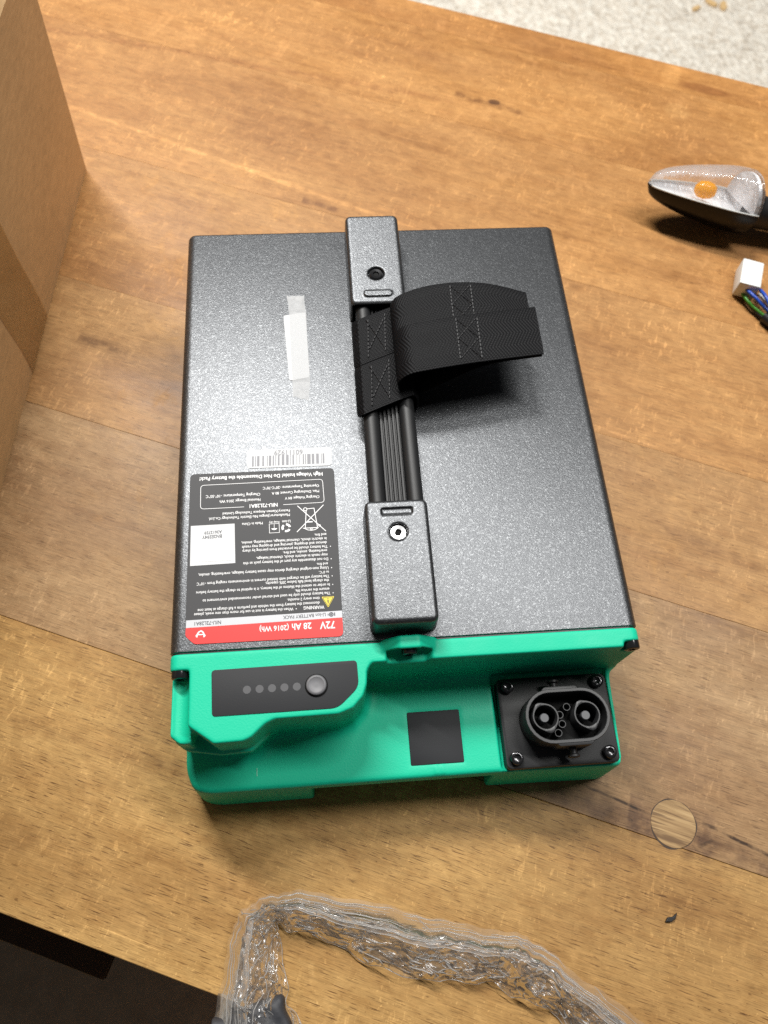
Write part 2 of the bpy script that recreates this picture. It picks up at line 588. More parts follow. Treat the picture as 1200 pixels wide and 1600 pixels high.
    for (a, w, soft, amp, st, tone) in [
        ((-0.36, 0.4462, 0.115, 0.4010), 0.0008, 0.0022, 0.002, 0.75, (1.55, 1.6, 1.65)),     # long pale scratch
        ((-0.0426, 0.582, -0.0402, 0.5503), 0.0003, 0.0012, 0.001, 0.6, (1.4, 1.5, 1.6)),
        ((-0.0402, 0.5503, -0.05, 0.535), 0.0003, 0.0012, 0.001, 0.4, (1.4, 1.5, 1.6)),
        ((0.1645, 0.2720, 0.26, 0.2690), 0.0004, 0.0016, 0.002, 0.7, (1.45, 1.5, 1.6)),
        ((0.313, 0.0215, 0.375, 0.0120), 0.0005, 0.0008, 0.006, 1.0, (0.16, 0.13, 0.12)),     # cracks by the plug
        ((0.235, 0.0215, 0.283, 0.0160), 0.0004, 0.0008, 0.006, 1.0, (0.18, 0.15, 0.13)),
        ((0.311, 0.0060, 0.322, 0.0140), 0.0006, 0.0008, 0.010, 0.8, (0.25, 0.22, 0.2)),
        ((0.22, 0.0090, 0.40, 0.0100), 0.0022, 0.0085, 0.010, 0.9, (0.55, 0.52, 0.56)),      # greyed grain either side
        ((0.27, 0.0120, 0.325, 0.0150), 0.0080, 0.0100, 0.012, 0.9, (0.58, 0.54, 0.57)),
        ((0.17, -0.020, 0.34, -0.0290), 0.0040, 0.0160, 0.012, 0.35, (0.72, 0.68, 0.66)),
        ((-0.40, 0.5300, 0.03, 0.5760), 0.0010, 0.0050, 0.010, 0.5, (0.62, 0.50, 0.46)),
        ((0.0, 0.5830, 0.075, 0.5790), 0.0015, 0.0040, 0.010, 0.8, (0.42, 0.34, 0.30)),
        ((-0.085, 0.4085, -0.05, 0.4085), 0.0012, 0.0035, 0.006, 0.8, (0.45, 0.36, 0.32)),
        ((-0.195, 0.2166, -0.15, 0.2160), 0.0015, 0.0060, 0.006, 0.75, (0.40, 0.34, 0.30)),
        ((-0.14, -0.055, 0.02, -0.0480), 0.0012, 0.0040, 0.012, 0.5, (0.55, 0.46, 0.40)),
        ((0.25, 0.205, 0.36, 0.1960), 0.0016, 0.0060, 0.012, 0.6, (0.60, 0.54, 0.52)),
        ((0.21, 0.176, 0.31, 0.1850), 0.0010, 0.0050, 0.016, 0.5, (0.66, 0.58, 0.55)),
    ]:
        m = k.math('MULTIPLY', seg(*a, w, soft, amp), k.math('MULTIPLY', brk, st))
        col = k.mix(m, col, k.mix(1.0, col, tone, 'MULTIPLY'))
    def spot(cx, cy, rx, ry, st, tone):
        nonlocal col
        dx = k.math('DIVIDE', k.math('SUBTRACT', X, cx), rx)
        dy = k.math('DIVIDE', k.math('ADD', k.math('SUBTRACT', Y, cy), k.math('MULTIPLY', wob, 0.006)), ry)
        r = k.math('SQRT', k.math('ADD', k.math('MULTIPLY', dx, dx), k.math('MULTIPLY', dy, dy)))
        m = k.math('MULTIPLY', k.math('SUBTRACT', 1.0, k.math('DIVIDE', k.math('SUBTRACT', r, 0.75), 0.35), clamp=True), st, clamp=True)
        col = k.mix(m, col, k.mix(1.0, col, tone, 'MULTIPLY'))
    spot(0.2033, 0.6361, 0.013, 0.012, 0.6, (1.3, 1.45, 1.6))
    spot(0.19, 0.682, 0.010, 0.020, 0.5, (1.3, 1.4, 1.5))
    spot(0.225, 0.676, 0.026, 0.006, 0.6, (0.55, 0.42, 0.36))
    spot(0.0388, 0.5852, 0.006, 0.004, 0.9, (0.25, 0.2, 0.2))
    spot(-0.072, -0.110, 0.02, 0.012, 0.5, (0.62, 0.55, 0.48))
    k.s(Base_Color=col, Roughness=k.ramp(k.math('ADD', k.math('MULTIPLY', worn, 0.5), blot), [(0.3, 0.40), (0.8, 0.58)]))
    k.b.inputs['Specular IOR Level'].default_value = 0.27
    k.bump(k.math('SUBTRACT', fine, k.math('MULTIPLY', pore, 0.3)), 0.12, 0.0004)
    return k.m
M_WOOD = wood('worn_varnished_beech')

def endgrain():
    k = N('plug_wood')
    v = k.obj()
    st = k.noise(k.map(v, (7, 150, 1), (0, 0, -0.12)), 2.2, 5, 0.65, 0.5)
    dk = k.noise(k.map(v, (16, 420, 1), (0, 0, -0.12), (4, 0, 0)), 1.3, 3)
    big = k.noise(k.map(v, (12, 75, 1), (0, 0, -0.12), (2, 7, 0)), 1.8, 3, 0.6, 0.6)
    c = k.ramp(st, [(0.36, (0.17, 0.095, 0.042)), (0.46, (0.33, 0.205, 0.095)), (0.55, (0.41, 0.265, 0.125)), (0.68, (0.49, 0.33, 0.165))])
    c = k.mix(k.ramp(big, [(0.54, 0.0), (0.60, 0.85)]), c, (0.16, 0.092, 0.045))
    c = k.mix(k.ramp(dk, [(0.55, 0.0), (0.63, 0.8)]), c, (0.12, 0.065, 0.032))
    k.s(Base_Color=c, Roughness=0.52)
    k.b.inputs['Specular IOR Level'].default_value = 0.25
    k.bump(dk, 0.2, 0.0004)
    return k.m
M_PLUG = endgrain()
M_GLUE = plain('dark_glue_line', (0.045, 0.025, 0.014), 0.6)

def kraft(name, col):
    k = N(name)
    v = k.obj()
    flute = k.noise(k.map(v, (2, 2, 90)), 1.0, 2)
    fib = k.noise(k.map(v, (60, 60, 260)), 1.5, 5, 0.7)
    big = k.noise(v, 9, 3)
    c = k.mix(k.ramp(fib, [(0.35, 0.0), (0.7, 1.0)]), tuple(x * 0.86 for x in col), tuple(x * 1.10 for x in col))
    c = k.mix(1.0, c, k.ramp(big, [(0.3, 0.9), (0.7, 1.06)]), 'MULTIPLY')
    c = k.mix(k.ramp(k.noise(v, 420, 2), [(0.70, 0.0), (0.76, 0.5)]), c, tuple(x * 0.55 for x in col))
    k.s(Base_Color=c, Roughness=0.72)
    k.b.inputs['Specular IOR Level'].default_value = 0.3
    k.bump(k.mix(0.4, flute, fib), 0.12, 0.001)
    return k.m
M_KRAFT = kraft('kraft_cardboard', (0.68, 0.445, 0.225))
M_KRAFTSHADE = kraft('shaded_cardboard', (0.075, 0.048, 0.030))  # kraft board with the shade under the bench put into its colour

def speckled_floor():
    k = N('pale_textured_floor')
    v = k.obj()
    a = k.noise(v, 55, 5, 0.7, 0.6)
    b = k.voro(v, 75)
    g = k.noise(v, 14, 4)
    c = k.ramp(a, [(0.30, (0.44, 0.37, 0.28)), (0.45, (0.72, 0.65, 0.55)), (0.60, (0.88, 0.83, 0.73))])
    c = k.mix(1.0, c, k.ramp(g, [(0.3, 0.90), (0.7, 1.05)]), 'MULTIPLY')
    c = k.mix(k.ramp(k.noise(v, 30, 3, 0.6, 1.2), [(0.66, 0.0), (0.72, 0.7)]), c, (0.30, 0.26, 0.22))
    k.s(Base_Color=c, Roughness=0.7)
    k.bump(k.mix(0.5, a, b), 0.9, 0.014)
    return k.m
M_FLOOR = speckled_floor()

def mat_rubber():
    k = N('dark_mat')
    v = k.obj()
    a = k.noise(v, 40, 5, 0.7)
    b = k.noise(v, 7, 3)
    k.s(Base_Color=k.mix(b, k.ramp(a, [(0.35, (0.40, 0.29, 0.19)), (0.65, (0.66, 0.50, 0.34))]), (0.52, 0.39, 0.26)), Roughness=0.85)
    k.bump(a, 0.4, 0.003)
    return k.m
M_MAT = mat_rubber()

def film(name='clear_plastic_film', milk=0.095):
    k = N(name)
    v = k.obj()
    wr = k.noise(v, 130, 2, 0.5, 0.6)
    gl = k.n('ShaderNodeBsdfGlossy')
    gl.inputs['Roughness'].default_value = 0.17
    gl.inputs['Color'].default_value = (1, 1, 1, 1)
    tr = k.n('ShaderNodeBsdfTransparent')
    tr.inputs['Color'].default_value = (0.995, 0.993, 0.99, 1)
    df = k.n('ShaderNodeBsdfTranslucent')
    df.inputs['Color'].default_value = (0.8, 0.8, 0.8, 1)
    d2 = k.n('ShaderNodeBsdfDiffuse')
    d2.inputs['Color'].default_value = (0.8, 0.78, 0.76, 1)
    dm = k.n('ShaderNodeMixShader')
    k.l(df.outputs[0], dm.inputs[1]); k.l(d2.outputs[0], dm.inputs[2])
    bp = k.n('ShaderNodeBump')
    bp.inputs['Strength'].default_value = 0.2
    bp.inputs['Distance'].default_value = 0.0025
    k.l(wr, bp.inputs['Height'])
    k.l(bp.outputs[0], gl.inputs['Normal'])
    fr = k.n('ShaderNodeFresnel')
    fr.inputs['IOR'].default_value = 1.55
    k.l(bp.outputs[0], fr.inputs['Normal'])
    m1 = k.n('ShaderNodeMixShader')
    m1.inputs[0].default_value = milk
    k.l(tr.outputs[0], m1.inputs[1]); k.l(dm.outputs[0], m1.inputs[2])
    m2 = k.n('ShaderNodeMixShader')
    k.l(k.math('MULTIPLY', fr.outputs[0], 0.62, clamp=True), m2.inputs[0])
    k.l(m1.outputs[0], m2.inputs[1]); k.l(gl.outputs[0], m2.inputs[2])
    k.l(m2.outputs[0], k.out.inputs['Surface'])
    return k.m
M_FILM = film()
M_FILMOUT = film('outer_plastic_film', 0.30)
M_FOLD = film('folded_plastic_film', 0.65)

def lens_mat():
    k = N('clear_lens')
    gl = k.n('ShaderNodeBsdfGlossy'); gl.inputs['Roughness'].default_value = 0.06
    tr = k.n('ShaderNodeBsdfTransparent'); tr.inputs['Color'].default_value = (0.96, 0.96, 0.97, 1)
    fr = k.n('ShaderNodeFresnel'); fr.inputs['IOR'].default_value = 1.45
    x = k.xyz(k.uv())[0]
    bp = k.n('ShaderNodeBump'); bp.inputs['Strength'].default_value = 0.6; bp.inputs['Distance'].default_value = 0.001
    k.l(k.noise(k.map(k.obj(), (220, 30, 120)), 1.0, 2), bp.inputs['Height'])
    k.l(bp.outputs[0], gl.inputs['Normal']); k.l(bp.outputs[0], fr.inputs['Normal'])
    m = k.n('ShaderNodeMixShader')
    k.l(k.math('MULTIPLY', fr.outputs[0], 0.55, clamp=True), m.inputs[0])
    k.l(tr.outputs[0], m.inputs[1]); k.l(gl.outputs[0], m.inputs[2])
    df = k.n('ShaderNodeBsdfTranslucent'); df.inputs['Color'].default_value = (0.95, 0.95, 0.96, 1)
    m3 = k.n('ShaderNodeMixShader'); m3.inputs[0].default_value = 0.15
    k.l(m.outputs[0], m3.inputs[1]); k.l(df.outputs[0], m3.inputs[2])
    k.l(m3.outputs[0], k.out.inputs['Surface'])
    return k.m
M_LENS = lens_mat()

def reflector_mat():
    k = N('faceted_reflector')
    f = k.noise(k.map(k.obj(), (240, 90, 160)), 1.0, 3)
    k.s(Base_Color=(0.88, 0.88, 0.89), Metallic=0.15, Roughness=0.25)
    k.bump(f, 0.9, 0.003)
    return k.m
M_REFL = reflector_mat()
M_HOUSING = plain('gloss_black_housing', (0.005, 0.005, 0.0055), 0.28, spec=0.3)
def amber():
    k = N('amber_bulb_glass')
    k.s(Base_Color=(1.0, 0.44, 0.0), Roughness=0.12)
    tl = k.n('ShaderNodeBsdfTranslucent'); tl.inputs['Color'].default_value = (1.0, 0.72, 0.03, 1)
    m = k.n('ShaderNodeMixShader'); m.inputs[0].default_value = 0.55
    k.l(k.b.outputs[0], m.inputs[1]); k.l(tl.outputs[0], m.inputs[2])
    k.l(m.outputs[0], k.out.inputs['Surface'])
    return k.m
M_AMBER = amber()
M_NYLON = plain('white_nylon', (0.74, 0.76, 0.74), 0.4)
M_BLUE = plain('blue_insulation', (0.015, 0.07, 0.42), 0.35)
M_BROWN = plain('brown_insulation', (0.10, 0.035, 0.018), 0.4)
M_GREENW = plain('green_insulation', (0.05, 0.24, 0.02), 0.4)
M_WHITEW = plain('white_insulation', (0.6, 0.6, 0.58), 0.4)
M_CHIP = plain('pale_wood_chip', (0.62, 0.42, 0.20), 0.7)
M_CHAR = plain('dark_crumb', (0.012, 0.010, 0.009), 0.6)
M_POUCH = plain('dark_grey_foam', (0.035, 0.036, 0.042), 0.6, bump=0.6, bscale=260)

# ------------------------------------------------------------------ the setting: floor
bm = bmesh.new()
add_box(bm, (-6, -5, -0.80), (7, 9, -0.75))
tag(bm_obj('floor', bm, M_FLOOR), kind='structure')

# ------------------------------------------------------------------ workbench
BENCH = math.radians(-22.1)
bench = empty('workbench', (0, 0, 0), BENCH)
tag(bench, 'worn wooden workbench top with scratched orange-brown planks under the battery pack', 'workbench')
joints = [-0.1475, 0.0036, 0.1530, 0.2665, 0.4020, 0.5480, 0.6640, 0.7003]
sheen_tones = [(0.455, 0.268, 0.094, 1.0), (0.392, 0.244, 0.118, 0.75), (0.402, 0.222, 0.086, 0.6), (0.418, 0.215, 0.074, 0.5),
         (0.420, 0.210, 0.069, 0.4), (0.422, 0.208, 0.066, 0.35), (0.395, 0.186, 0.056, 0.3)]  # wood tones with light sheen painted in: near plank yellower, second plank paler
for i in range(7):
    bm = bmesh.new()
    gap = 0.00012 if i < 2 else 0.00004
    y0, y1 = joints[i] + gap, joints[i + 1] - gap
    add_box(bm, (-1.0, y0, -0.040), (1.1, y1, 0.0), 0.0004 if i < 1 else (0.00025 if i < 2 else 0.00010), 1)
    o = bm_obj('plank', bm, M_WOOD, bench)
    o.color = sheen_tones[i]
legs = []
for x in (-0.9, 0.95):
    for y in (-0.08, 0.58):
        b2 = bmesh.new()
        add_box(b2, (x, y, -0.7495), (x + 0.07, y + 0.07, -0.0405), 0.003, 1)
        o = bm_obj('leg', b2, M_WOOD, bench)
        o.color = (0.45, 0.25, 0.09, 0.2)
# round repair plug let into the second plank
bm = bmesh.new()
add_prism(bm, [(0.2974 + (0.01385 + 0.00022 * math.sin(3 * a + 1) + 0.0002 * math.sin(7 * a) + 0.0005 * max(0, math.cos(a - 4.4)) ** 6) * math.cos(a),
                0.0154 + (0.01385 + 0.00022 * math.sin(3 * a + 1) + 0.0002 * math.sin(7 * a) + 0.0005 * max(0, math.cos(a - 4.4)) ** 6) * math.sin(a))
               for a in [2 * math.pi * k / 72 for k in range(72)]], -0.01, 0.00012)
glue = bm_obj('glue_ring', bm, M_GLUE, bench)
bm = bmesh.new()
add_lathe(bm, [(0.0134, -0.0100), (0.0134, 0.0002), (0.0132, 0.0003)], 64, Matrix.Translation((0.2974, 0.0154, 0)))
plug = bm_obj('plug', bm, M_PLUG, bench)

# ------------------------------------------------------------------ battery pack
bat = empty('battery_pack', (0, 0, 0))
tag(bat, 'grey metallic battery pack with green end cap and black carry strap lying on the workbench', 'battery')
W, L, H = 250.0, 286.0, 90.0

def profile(inset, r=6.0, seg=7):
    return rrect(inset, inset, W - inset, H - inset, r - min(inset, 2), seg)
bm = bmesh.new()
rings = []
for y, ins in ((0, 0.6), (0.5, 0.0), (L - 2.2, 0.0), (L - 1.0, 0.35), (L - 0.3, 1.1), (L, 2.2)):
    rings.append([bm.verts.new((x * MM, y * MM, z * MM)) for x, z in profile(ins)])
for a, b in zip(rings[:-1], rings[1:]):
    n = len(a)
    for k in range(n): bm.faces.new((a[k], a[(k + 1) % n], b[(k + 1) % n], b[k]))
bm.faces.new(rings[0]); bm.faces.new(rings[-1])
bm_obj('case', bm, M_POWDER, bat, 40)
bm = bmesh.new()
rings = []
for y in (-2.0, 0.5):
    rings.append([bm.verts.new((x * MM, y * MM, z * MM)) for x, z in profile(0.9)])
n = len(rings[0])
for k in range(n): bm.faces.new((rings[0][k], rings[0][(k + 1) % n], rings[1][(k + 1) % n], rings[1][k]))
bm_obj('gasket', bm, M_BLACK, bat, 40)

# green end cap from a solid field (millimetres)
ax, (X, Y, Z) = grid((-4, -76, -3), (254, 3, 101), 0.85)
prof = f_box(X, np.zeros_like(X), Z, (0, -10, 0), (W, 10, H), 6.0)
strip = f_box(X, Y, Z, (0, -11.3, 2), (W, -0.45, H), 0.9)
top_poly = [(0.5, -0.6), (0.5, -8.6), (10.6, -8.6), (10.8, -37.4), (24.0, -47.0), (38.6, -46.6), (42.5, -45.0), (49.5, -38.8), (54.0, -36.9),
            (86.5, -36.4), (94.0, -33.8), (99.5, -28.0), (101.6, -22.0), (102.2, -15.0), (104.6, -11.4), (110, -10.4), (120, -6), (120, -0.6)]
block = f_extrude(f_poly(X[:, :, 0], Y[:, :, 0], top_poly)[:, :, None] * np.ones((1, 1, Z.shape[2]), np.float32), Z, 30, H, 1.0)
col_poly = [(0.2, -0.6), (0.2, -40.5), (5.0, -44.4), (11.0, -45.0), (13, -36), (30, -36), (30, -0.6)]
step_poly = [(0.2, -0.6), (0.2, -41.2), (6.5, -46.0), (23.0, -49.0), (40, -48.6), (50, -40), (50, -0.6)]
d2 = f_poly(X[:, :, 0], Y[:, :, 0], col_poly)[:, :, None] + np.maximum(0, 64 - Z) * 0.30
column = f_extrude(d2, Z, 30, 84.5, 1.0)
d2 = f_poly(X[:, :, 0], Y[:, :, 0], step_poly)[:, :, None] + np.maximum(0, 62 - Z) * 0.22
column = smin(column, f_extrude(d2, Z, 30, 66, 1.0), 2.0)
led_poly = [(2.0, -0.6), (1.8, -53.0), (6.0, -63.5), (14, -65.8), (170, -65.6), (243.2, -66.6), (245.6, -0.6)]
d3 = f_poly(X[:, :, 0], Y[:, :, 0], round_poly(led_poly, [1, 6, 6, 4, 1, 5, 1], 3))[:, :, None] - (44 - Z) * 0.075
ledge = f_extrude(d3, Z, 0, 44.0, 2.6)
wall = np.minimum(strip, np.minimum(block, column))
wall = smax(wall, prof, 0.8)
cap = smin(wall, ledge, 7.0)
cap = np.maximum(cap, Y + 0.45)
lug_poly = [(109.5, 86), (110.5, 89.6), (119.5, 96.6), (130, 96.8), (139.5, 89.6), (140, 86)]
lug = f_extrude(f_poly(X[:, 0, :], Z[:, 0, :], lug_poly)[:, None, :] * np.ones((1, Y.shape[1], 1), np.float32), Y, -6.6, 0.8, 0.6)
cap = np.minimum(cap, lug)
nook = f_poly(X[:, 0, :], Z[:, 0, :], [(113.5, 84.5), (112.5, 89.5), (119.5, 94.6), (130, 94.8), (137, 89.5), (134, 84.5)])[:, None, :] * np.ones((1, Y.shape[1], 1), np.float32)
cap = smax(cap, -f_extrude(nook, Y, -20, -4.6, 0.4), 0.5)
# screw channel at the left corner
chan = np.sqrt((X - 5.3) ** 2 + (Z - 84.3) ** 2) - 5.5
chan = np.minimum(chan, f_box(X, Y, Z, (-6, -60, 84.3), (10.7, -9.2, 99), 0.2))
chan = np.maximum(chan, np.maximum(Y + 9.2, -60 - Y))
cap = smax(cap, -chan, 0.6)
# screw notch at the right corner
cap = smax(cap, -f_box(X, Y, Z, (240.0, -22, 80.5), (256, -8.0, 99), 0.5), 0.5)
# pocket for the connector plate
cap = smax(cap, -f_box(X, Y, Z, (174.8, -63.9, 40.5), (242.2, -11.6, 60), 1.2), 1.4)
# recess under the front edge between the two feet, and ridges below the square sticker
cap = smax(cap, -f_box(X, Y, Z, (69.5, -90, -9), (171, -50, 34), 1.5), 1.5)
for xx in (137.6, 141.2):
    cap = smin(cap, f_box(X, Y, Z, (xx, -64.5, 40), (xx + 1.3, -59.3, 44.9), 0.5), 0.8)
cap = smax(cap, -f_box(X, Y, Z, (123.9, -59.4, 43.6), (154.9, -29.6, 50), 0.3), 0.3)
cap = np.maximum(cap, -Z)
field_obj('end_cap', blur(cap, 1), ax, M_GREEN, bat)
del X, Y, Z, prof, strip, block, column, ledge, wall, cap, lug, nook, chan, d2, d3

# pale moulding flash left on the ledge
bm = bmesh.new()
add_box(bm, (0.0402, -0.0588, 0.0436), (0.0405, -0.0545, 0.04425))
bm_obj('moulding_flash', bm, plain('pale_flash', (0.35, 0.72, 0.58), 0.5), bat)
# square sticker on the ledge
bm = bmesh.new()
add_prism(bm, [(p[0] * MM, p[1] * MM) for p in rrect(124.5, -58.9, 154.2, -30.1, 0.8)], 43.2 * MM, 44.15 * MM, 0.15 * MM)
bm_obj('square_sticker', bm, M_PATCH, bat, 30)

# indicator panel
bm = bmesh.new()
pp = round_poly([(22.3, -10.2), (97.0, -9.6), (97.4, -23.3), (86.2, -33.4), (23.0, -33.7)], [2.0, 2.0, 4.0, 4.0, 2.0], 5)
add_prism(bm, [(p[0] * MM, p[1] * MM) for p in pp], 89.4 * MM, 90.22 * MM, 0.12 * MM)
panel = bm_obj('indicator_panel', bm, M_PANEL, bat, 30)
led_me = None
for x in (40.4, 46.8, 53.1, 59.4, 65.7):
    if led_me is None:
        bm = bmesh.new()
        add_lathe(bm, [(2.05 * MM, -0.0004), (2.05 * MM, 0.00008), (1.9 * MM, 0.00010)], 24)
        o = bm_obj('led_window', bm, M_LED, panel)
        led_me = o.data
    else:
        o = bpy.data.objects.new('led_window', led_me); COL.objects.link(o); o.parent = panel
    o.location = (x * MM, -21.4 * MM, 90.24 * MM)
bm = bmesh.new()
add_lathe(bm, [(5.9 * MM, 0), (5.9 * MM, 0.0003), (5.5 * MM, 0.0004)], 40)
o = bm_obj('button_well', bm, M_DEEP, panel, 30); o.location = (75.7 * MM, -21.4 * MM, 90.2 * MM)
bm = bmesh.new()
add_lathe(bm, [(5.2 * MM, 0), (5.2 * MM, 0.0012), (4.8 * MM, 0.0017), (4.1 * MM, 0.00185), (3.7 * MM, 0.00155), (1.0 * MM, 0.0015)], 40)
o = bm_obj('power_button', bm, M_BUTTON, panel, 40); o.location = (75.7 * MM, -21.4 * MM, 90.4 * MM)

# ---- screws
def screw_bm(r, h, socket=0.5, lobes=True):
    bm = bmesh.new()
    add_lathe(bm, [(r, -0.001), (r, h * 0.72), (r * 0.94, h * 0.92), (r * 0.80, h), (r * socket, h), (r * socket * 0.92, h - 0.9 * MM), (r * 0.1, h - 1.2 * MM)], 28)
    if lobes:
        for k in range(6):
            a = k * math.pi / 3
            add_lathe(bm, [(r * 0.13, h - 1.3 * MM), (r * 0.13, h + 0.01 * MM)], 8,
                      Matrix.Translation((r * socket * math.cos(a), r * socket * math.sin(a), 0)))
    return bm
def screw(loc, rot, r, h, parent, mat=M_SCREW, socket=0.5, name='screw'):
    o = bm_obj(name, screw_bm(r * MM, h * MM, socket), mat, parent, 40)
    o.location = Vector(loc) * MM
    o.rotation_euler = rot
    return o
FRONT = (math.radians(90), 0, 0)
screw((5.3, -9.3, 84.6), FRONT, 4.4, 3.6, bat)
screw((245.3, -8.2, 84.8), FRONT, 4.3, 3.6, bat)
screw((124.9, -4.8, 89.6), FRONT, 4.2, 3.6, bat)

# ---- power connector
bm = bmesh.new()
add_prism(bm, [(p[0] * MM, p[1] * MM) for p in rrect(176.6, -65.0, 240.2, -15.6, 3.2)], 41 * MM, 48.6 * MM, 0.7 * MM)
conn = bm_obj('connector_plate', bm, M_BLACKMATTE, bat, 30)
CX, CY = 210.0, -40.8
def stadium(hw, hh, n=14):
    pts = []
    c = hw - hh
    for k in range(n + 1):
        a = -math.pi / 2 + math.pi * k / n
        pts.append((c + hh * math.cos(a), hh * math.sin(a)))
    for k in range(n + 1):
        a = math.pi / 2 + math.pi * k / n
        pts.append((-c + hh * math.cos(a), hh * math.sin(a)))
    return pts
def ring_wall(bm, outer, inner, z0, z1, cx, cy, b=0.3):
    n = len(outer)
    def ringv(p, z): return [bm.verts.new(((cx + q[0]) * MM, (cy + q[1]) * MM, z * MM)) for q in p]
    mid = lambda t: [(o_[0] * (1 - t) + i_[0] * t, o_[1] * (1 - t) + i_[1] * t) for o_, i_ in zip(outer, inner)]
    R = [ringv(outer, z0), ringv(outer, z1 - b), ringv(mid(0.15), z1), ringv(mid(0.85), z1), ringv(inner, z1 - b), ringv(inner, z0)]
    for a, c in zip(R[:-1], R[1:]):
        for k in range(n): bm.faces.new((a[k], a[(k + 1) % n], c[(k + 1) % n], c[k]))
bm = bmesh.new()
outer = stadium(23.3, 14.5); inner = stadium(21.4, 12.5)
ring_wall(bm, outer, inner, 48.0, 66.0, CX, CY)
for s, dx in ((1, -2.0), (-1, 2.0)):       # flat thickened bars on both long sides
    y0 = 11.9 * s; y1 = 15.9 * s
    pl = [(CX + dx - 8.5, CY + y1), (CX + dx + 8.5, CY + y1), (CX + dx + 11.5, CY + y0 * 1.1), (CX + dx - 11.5, CY + y0 * 1.1)]
    if s < 0: pl = pl[::-1]
    add_prism(bm, [(p[0] * MM, p[1] * MM) for p in pl[::-1]], 48.0 * MM, 65.7 * MM, 0.3 * MM)
shell = bm_obj('connector_shell', bm, M_RIM, conn, 35)
bm = bmesh.new()
add_prism(bm, [((CX + p[0]) * MM, (CY + p[1]) * MM) for p in stadium(22.3, 13.4)], 48.2 * MM, 52.0 * MM)
bm_obj('connector_floor', bm, M_DEEP, conn, 30)
for sx in (-11.6, 11.4):
    def tear(r):
        pts = []
        for k in range(32):
            a = 2 * math.pi * k / 32
            rr = r * (1 + 0.17 * max(0, math.cos(a - math.radians(118))) ** 14 + 0.24 * max(0, math.cos(a - math.radians(286))) ** 14)
            pts.append((rr * math.cos(a), rr * math.sin(a)))
        return pts
    cir = [(6.3 * math.cos(2 * math.pi * k / 32), 6.3 * math.sin(2 * math.pi * k / 32)) for k in range(32)]
    bm = bmesh.new()
    ring_wall(bm, tear(7.2), cir, 51.8, 63.5, CX + sx, CY + 0.2, 0.2)
    bm_obj('terminal_sleeve', bm, M_RIM, conn, 35)
    bm = bmesh.new()
    add_lathe(bm, [(2.5 * MM, 51.9 * MM), (2.5 * MM, 60.2 * MM), (2.2 * MM, 60.6 * MM)], 24, Matrix.Translation(((CX + sx) * MM, (CY + 0.2) * MM, 0)))
    bm_obj('terminal_pin', bm, plain('terminal_tip_grey', (0.085, 0.088, 0.095), 0.45) if sx < 0 else bpy.data.materials['terminal_tip_grey'], conn, 30)
for dx, dy in ((2.2, 5.6), (-2.4, 1.6), (-1.8, -3.4), (-4.6, -8.0)):
    cir0 = [(2.1 * math.cos(2 * math.pi * k / 20), 2.1 * math.sin(2 * math.pi * k / 20)) for k in range(20)]
    cir1 = [(p[0] * 0.78, p[1] * 0.78) for p in cir0]
    bm = bmesh.new()
    ring_wall(bm, cir0, cir1, 51.8, 58.5, CX + dx, CY + dy, 0.15)
    bm_obj('signal_socket', bm, M_RIM, conn, 35)
for (x, y) in ((182.3, -20.6), (234.2, -20.4), (234.4, -59.6), (182.3, -59.6)):
    screw((x, y, 48.6), (0, 0, 0.3), 3.7, 3.4, conn, socket=0.56)
for (px_, py_, s) in ((CX - 3.0, CY + 16.0, 1), (CX + 2.2, CY - 16.2, -1)):
    bm = bmesh.new()
    m = Matrix.Translation((px_ * MM, py_ * MM, 57.0 * MM)) @ Matrix.Rotation(math.radians(-90 * s), 4, 'X')
    add_lathe(bm, [(2.1 * MM, 0), (2.1 * MM, 3.0 * MM), (3.3 * MM, 3.6 * MM), (3.3 * MM, 4.5 * MM), (2.9 * MM, 4.9 * MM)], 20, m)
    bm_obj('locking_peg', bm, M_BLACKMATTE, conn, 35)

# ---- handle: two brackets, the bar and the strap
def bracket(y0, y1, inner_end_high, slot_y, hole_y, raised):
    ax, (X, Y, Z) = grid((102, y0 - 3, 88), (146, y1 + 3, 113), 0.6)
    poly = rrect(105.0, y0, 140.6, y1, 4.0)
    d2 = f_poly(X[:, :, 0], Y[:, :, 0], poly)[:, :, None] + (Z - 90) * 0.035
    V = f_extrude(d2, Z, 84, 108.5, 2.6)
    # open inner end for the bar
    if inner_end_high:
        V = smax(V, -f_box(X, Y, Z, (107.2, y1 - 16, 80), (138.4, y1 + 9, 106.6), 1.5), 0.6)
    else:
        V = smax(V, -f_box(X, Y, Z, (107.2, y0 - 9, 80), (138.4, y0 + 16, 106.6), 1.5), 0.6)
    s = f_box(X, Y, Z, (114.6, slot_y - 2.0, 105), (131.4, slot_y + 2.0, 112), 1.6)
    if raised:
        V = smin(V, np.maximum(s, Z - 109.6), 1.4)
    else:
        ramp = f_box(X, Y, Z + (Y - slot_y) * 0.55, (114.6, slot_y - 2.6, 107.3), (131.4, slot_y + 2.6, 116), 0.8)
        V = smax(V, -np.maximum(ramp, 107.3 - Z), 0.8)
    hole = np.sqrt((X - 122.8) ** 2 + (Y - hole_y) ** 2) - (5.0 - np.minimum(0, Z - 106.4) * 0)
    V = smax(V, -np.maximum(hole, 106.2 - Z), 1.2)
    V = np.maximum(V, 90.1 - Z)
    return field_obj('handle_bracket', V, ax, M_POWDER, bat)
br_near = bracket(3.2, 74.0, True, 65.6, 54.0, False)
br_far = bracket(207.0, 281.5, False, 215.0, 231.5, True)
bm = bmesh.new()
add_lathe(bm, [(4.5 * MM, 0), (4.5 * MM, 1.1 * MM), (4.0 * MM, 1.5 * MM), (2.0 * MM, 1.3 * MM), (1.8 * MM, -0.4 * MM)], 32)
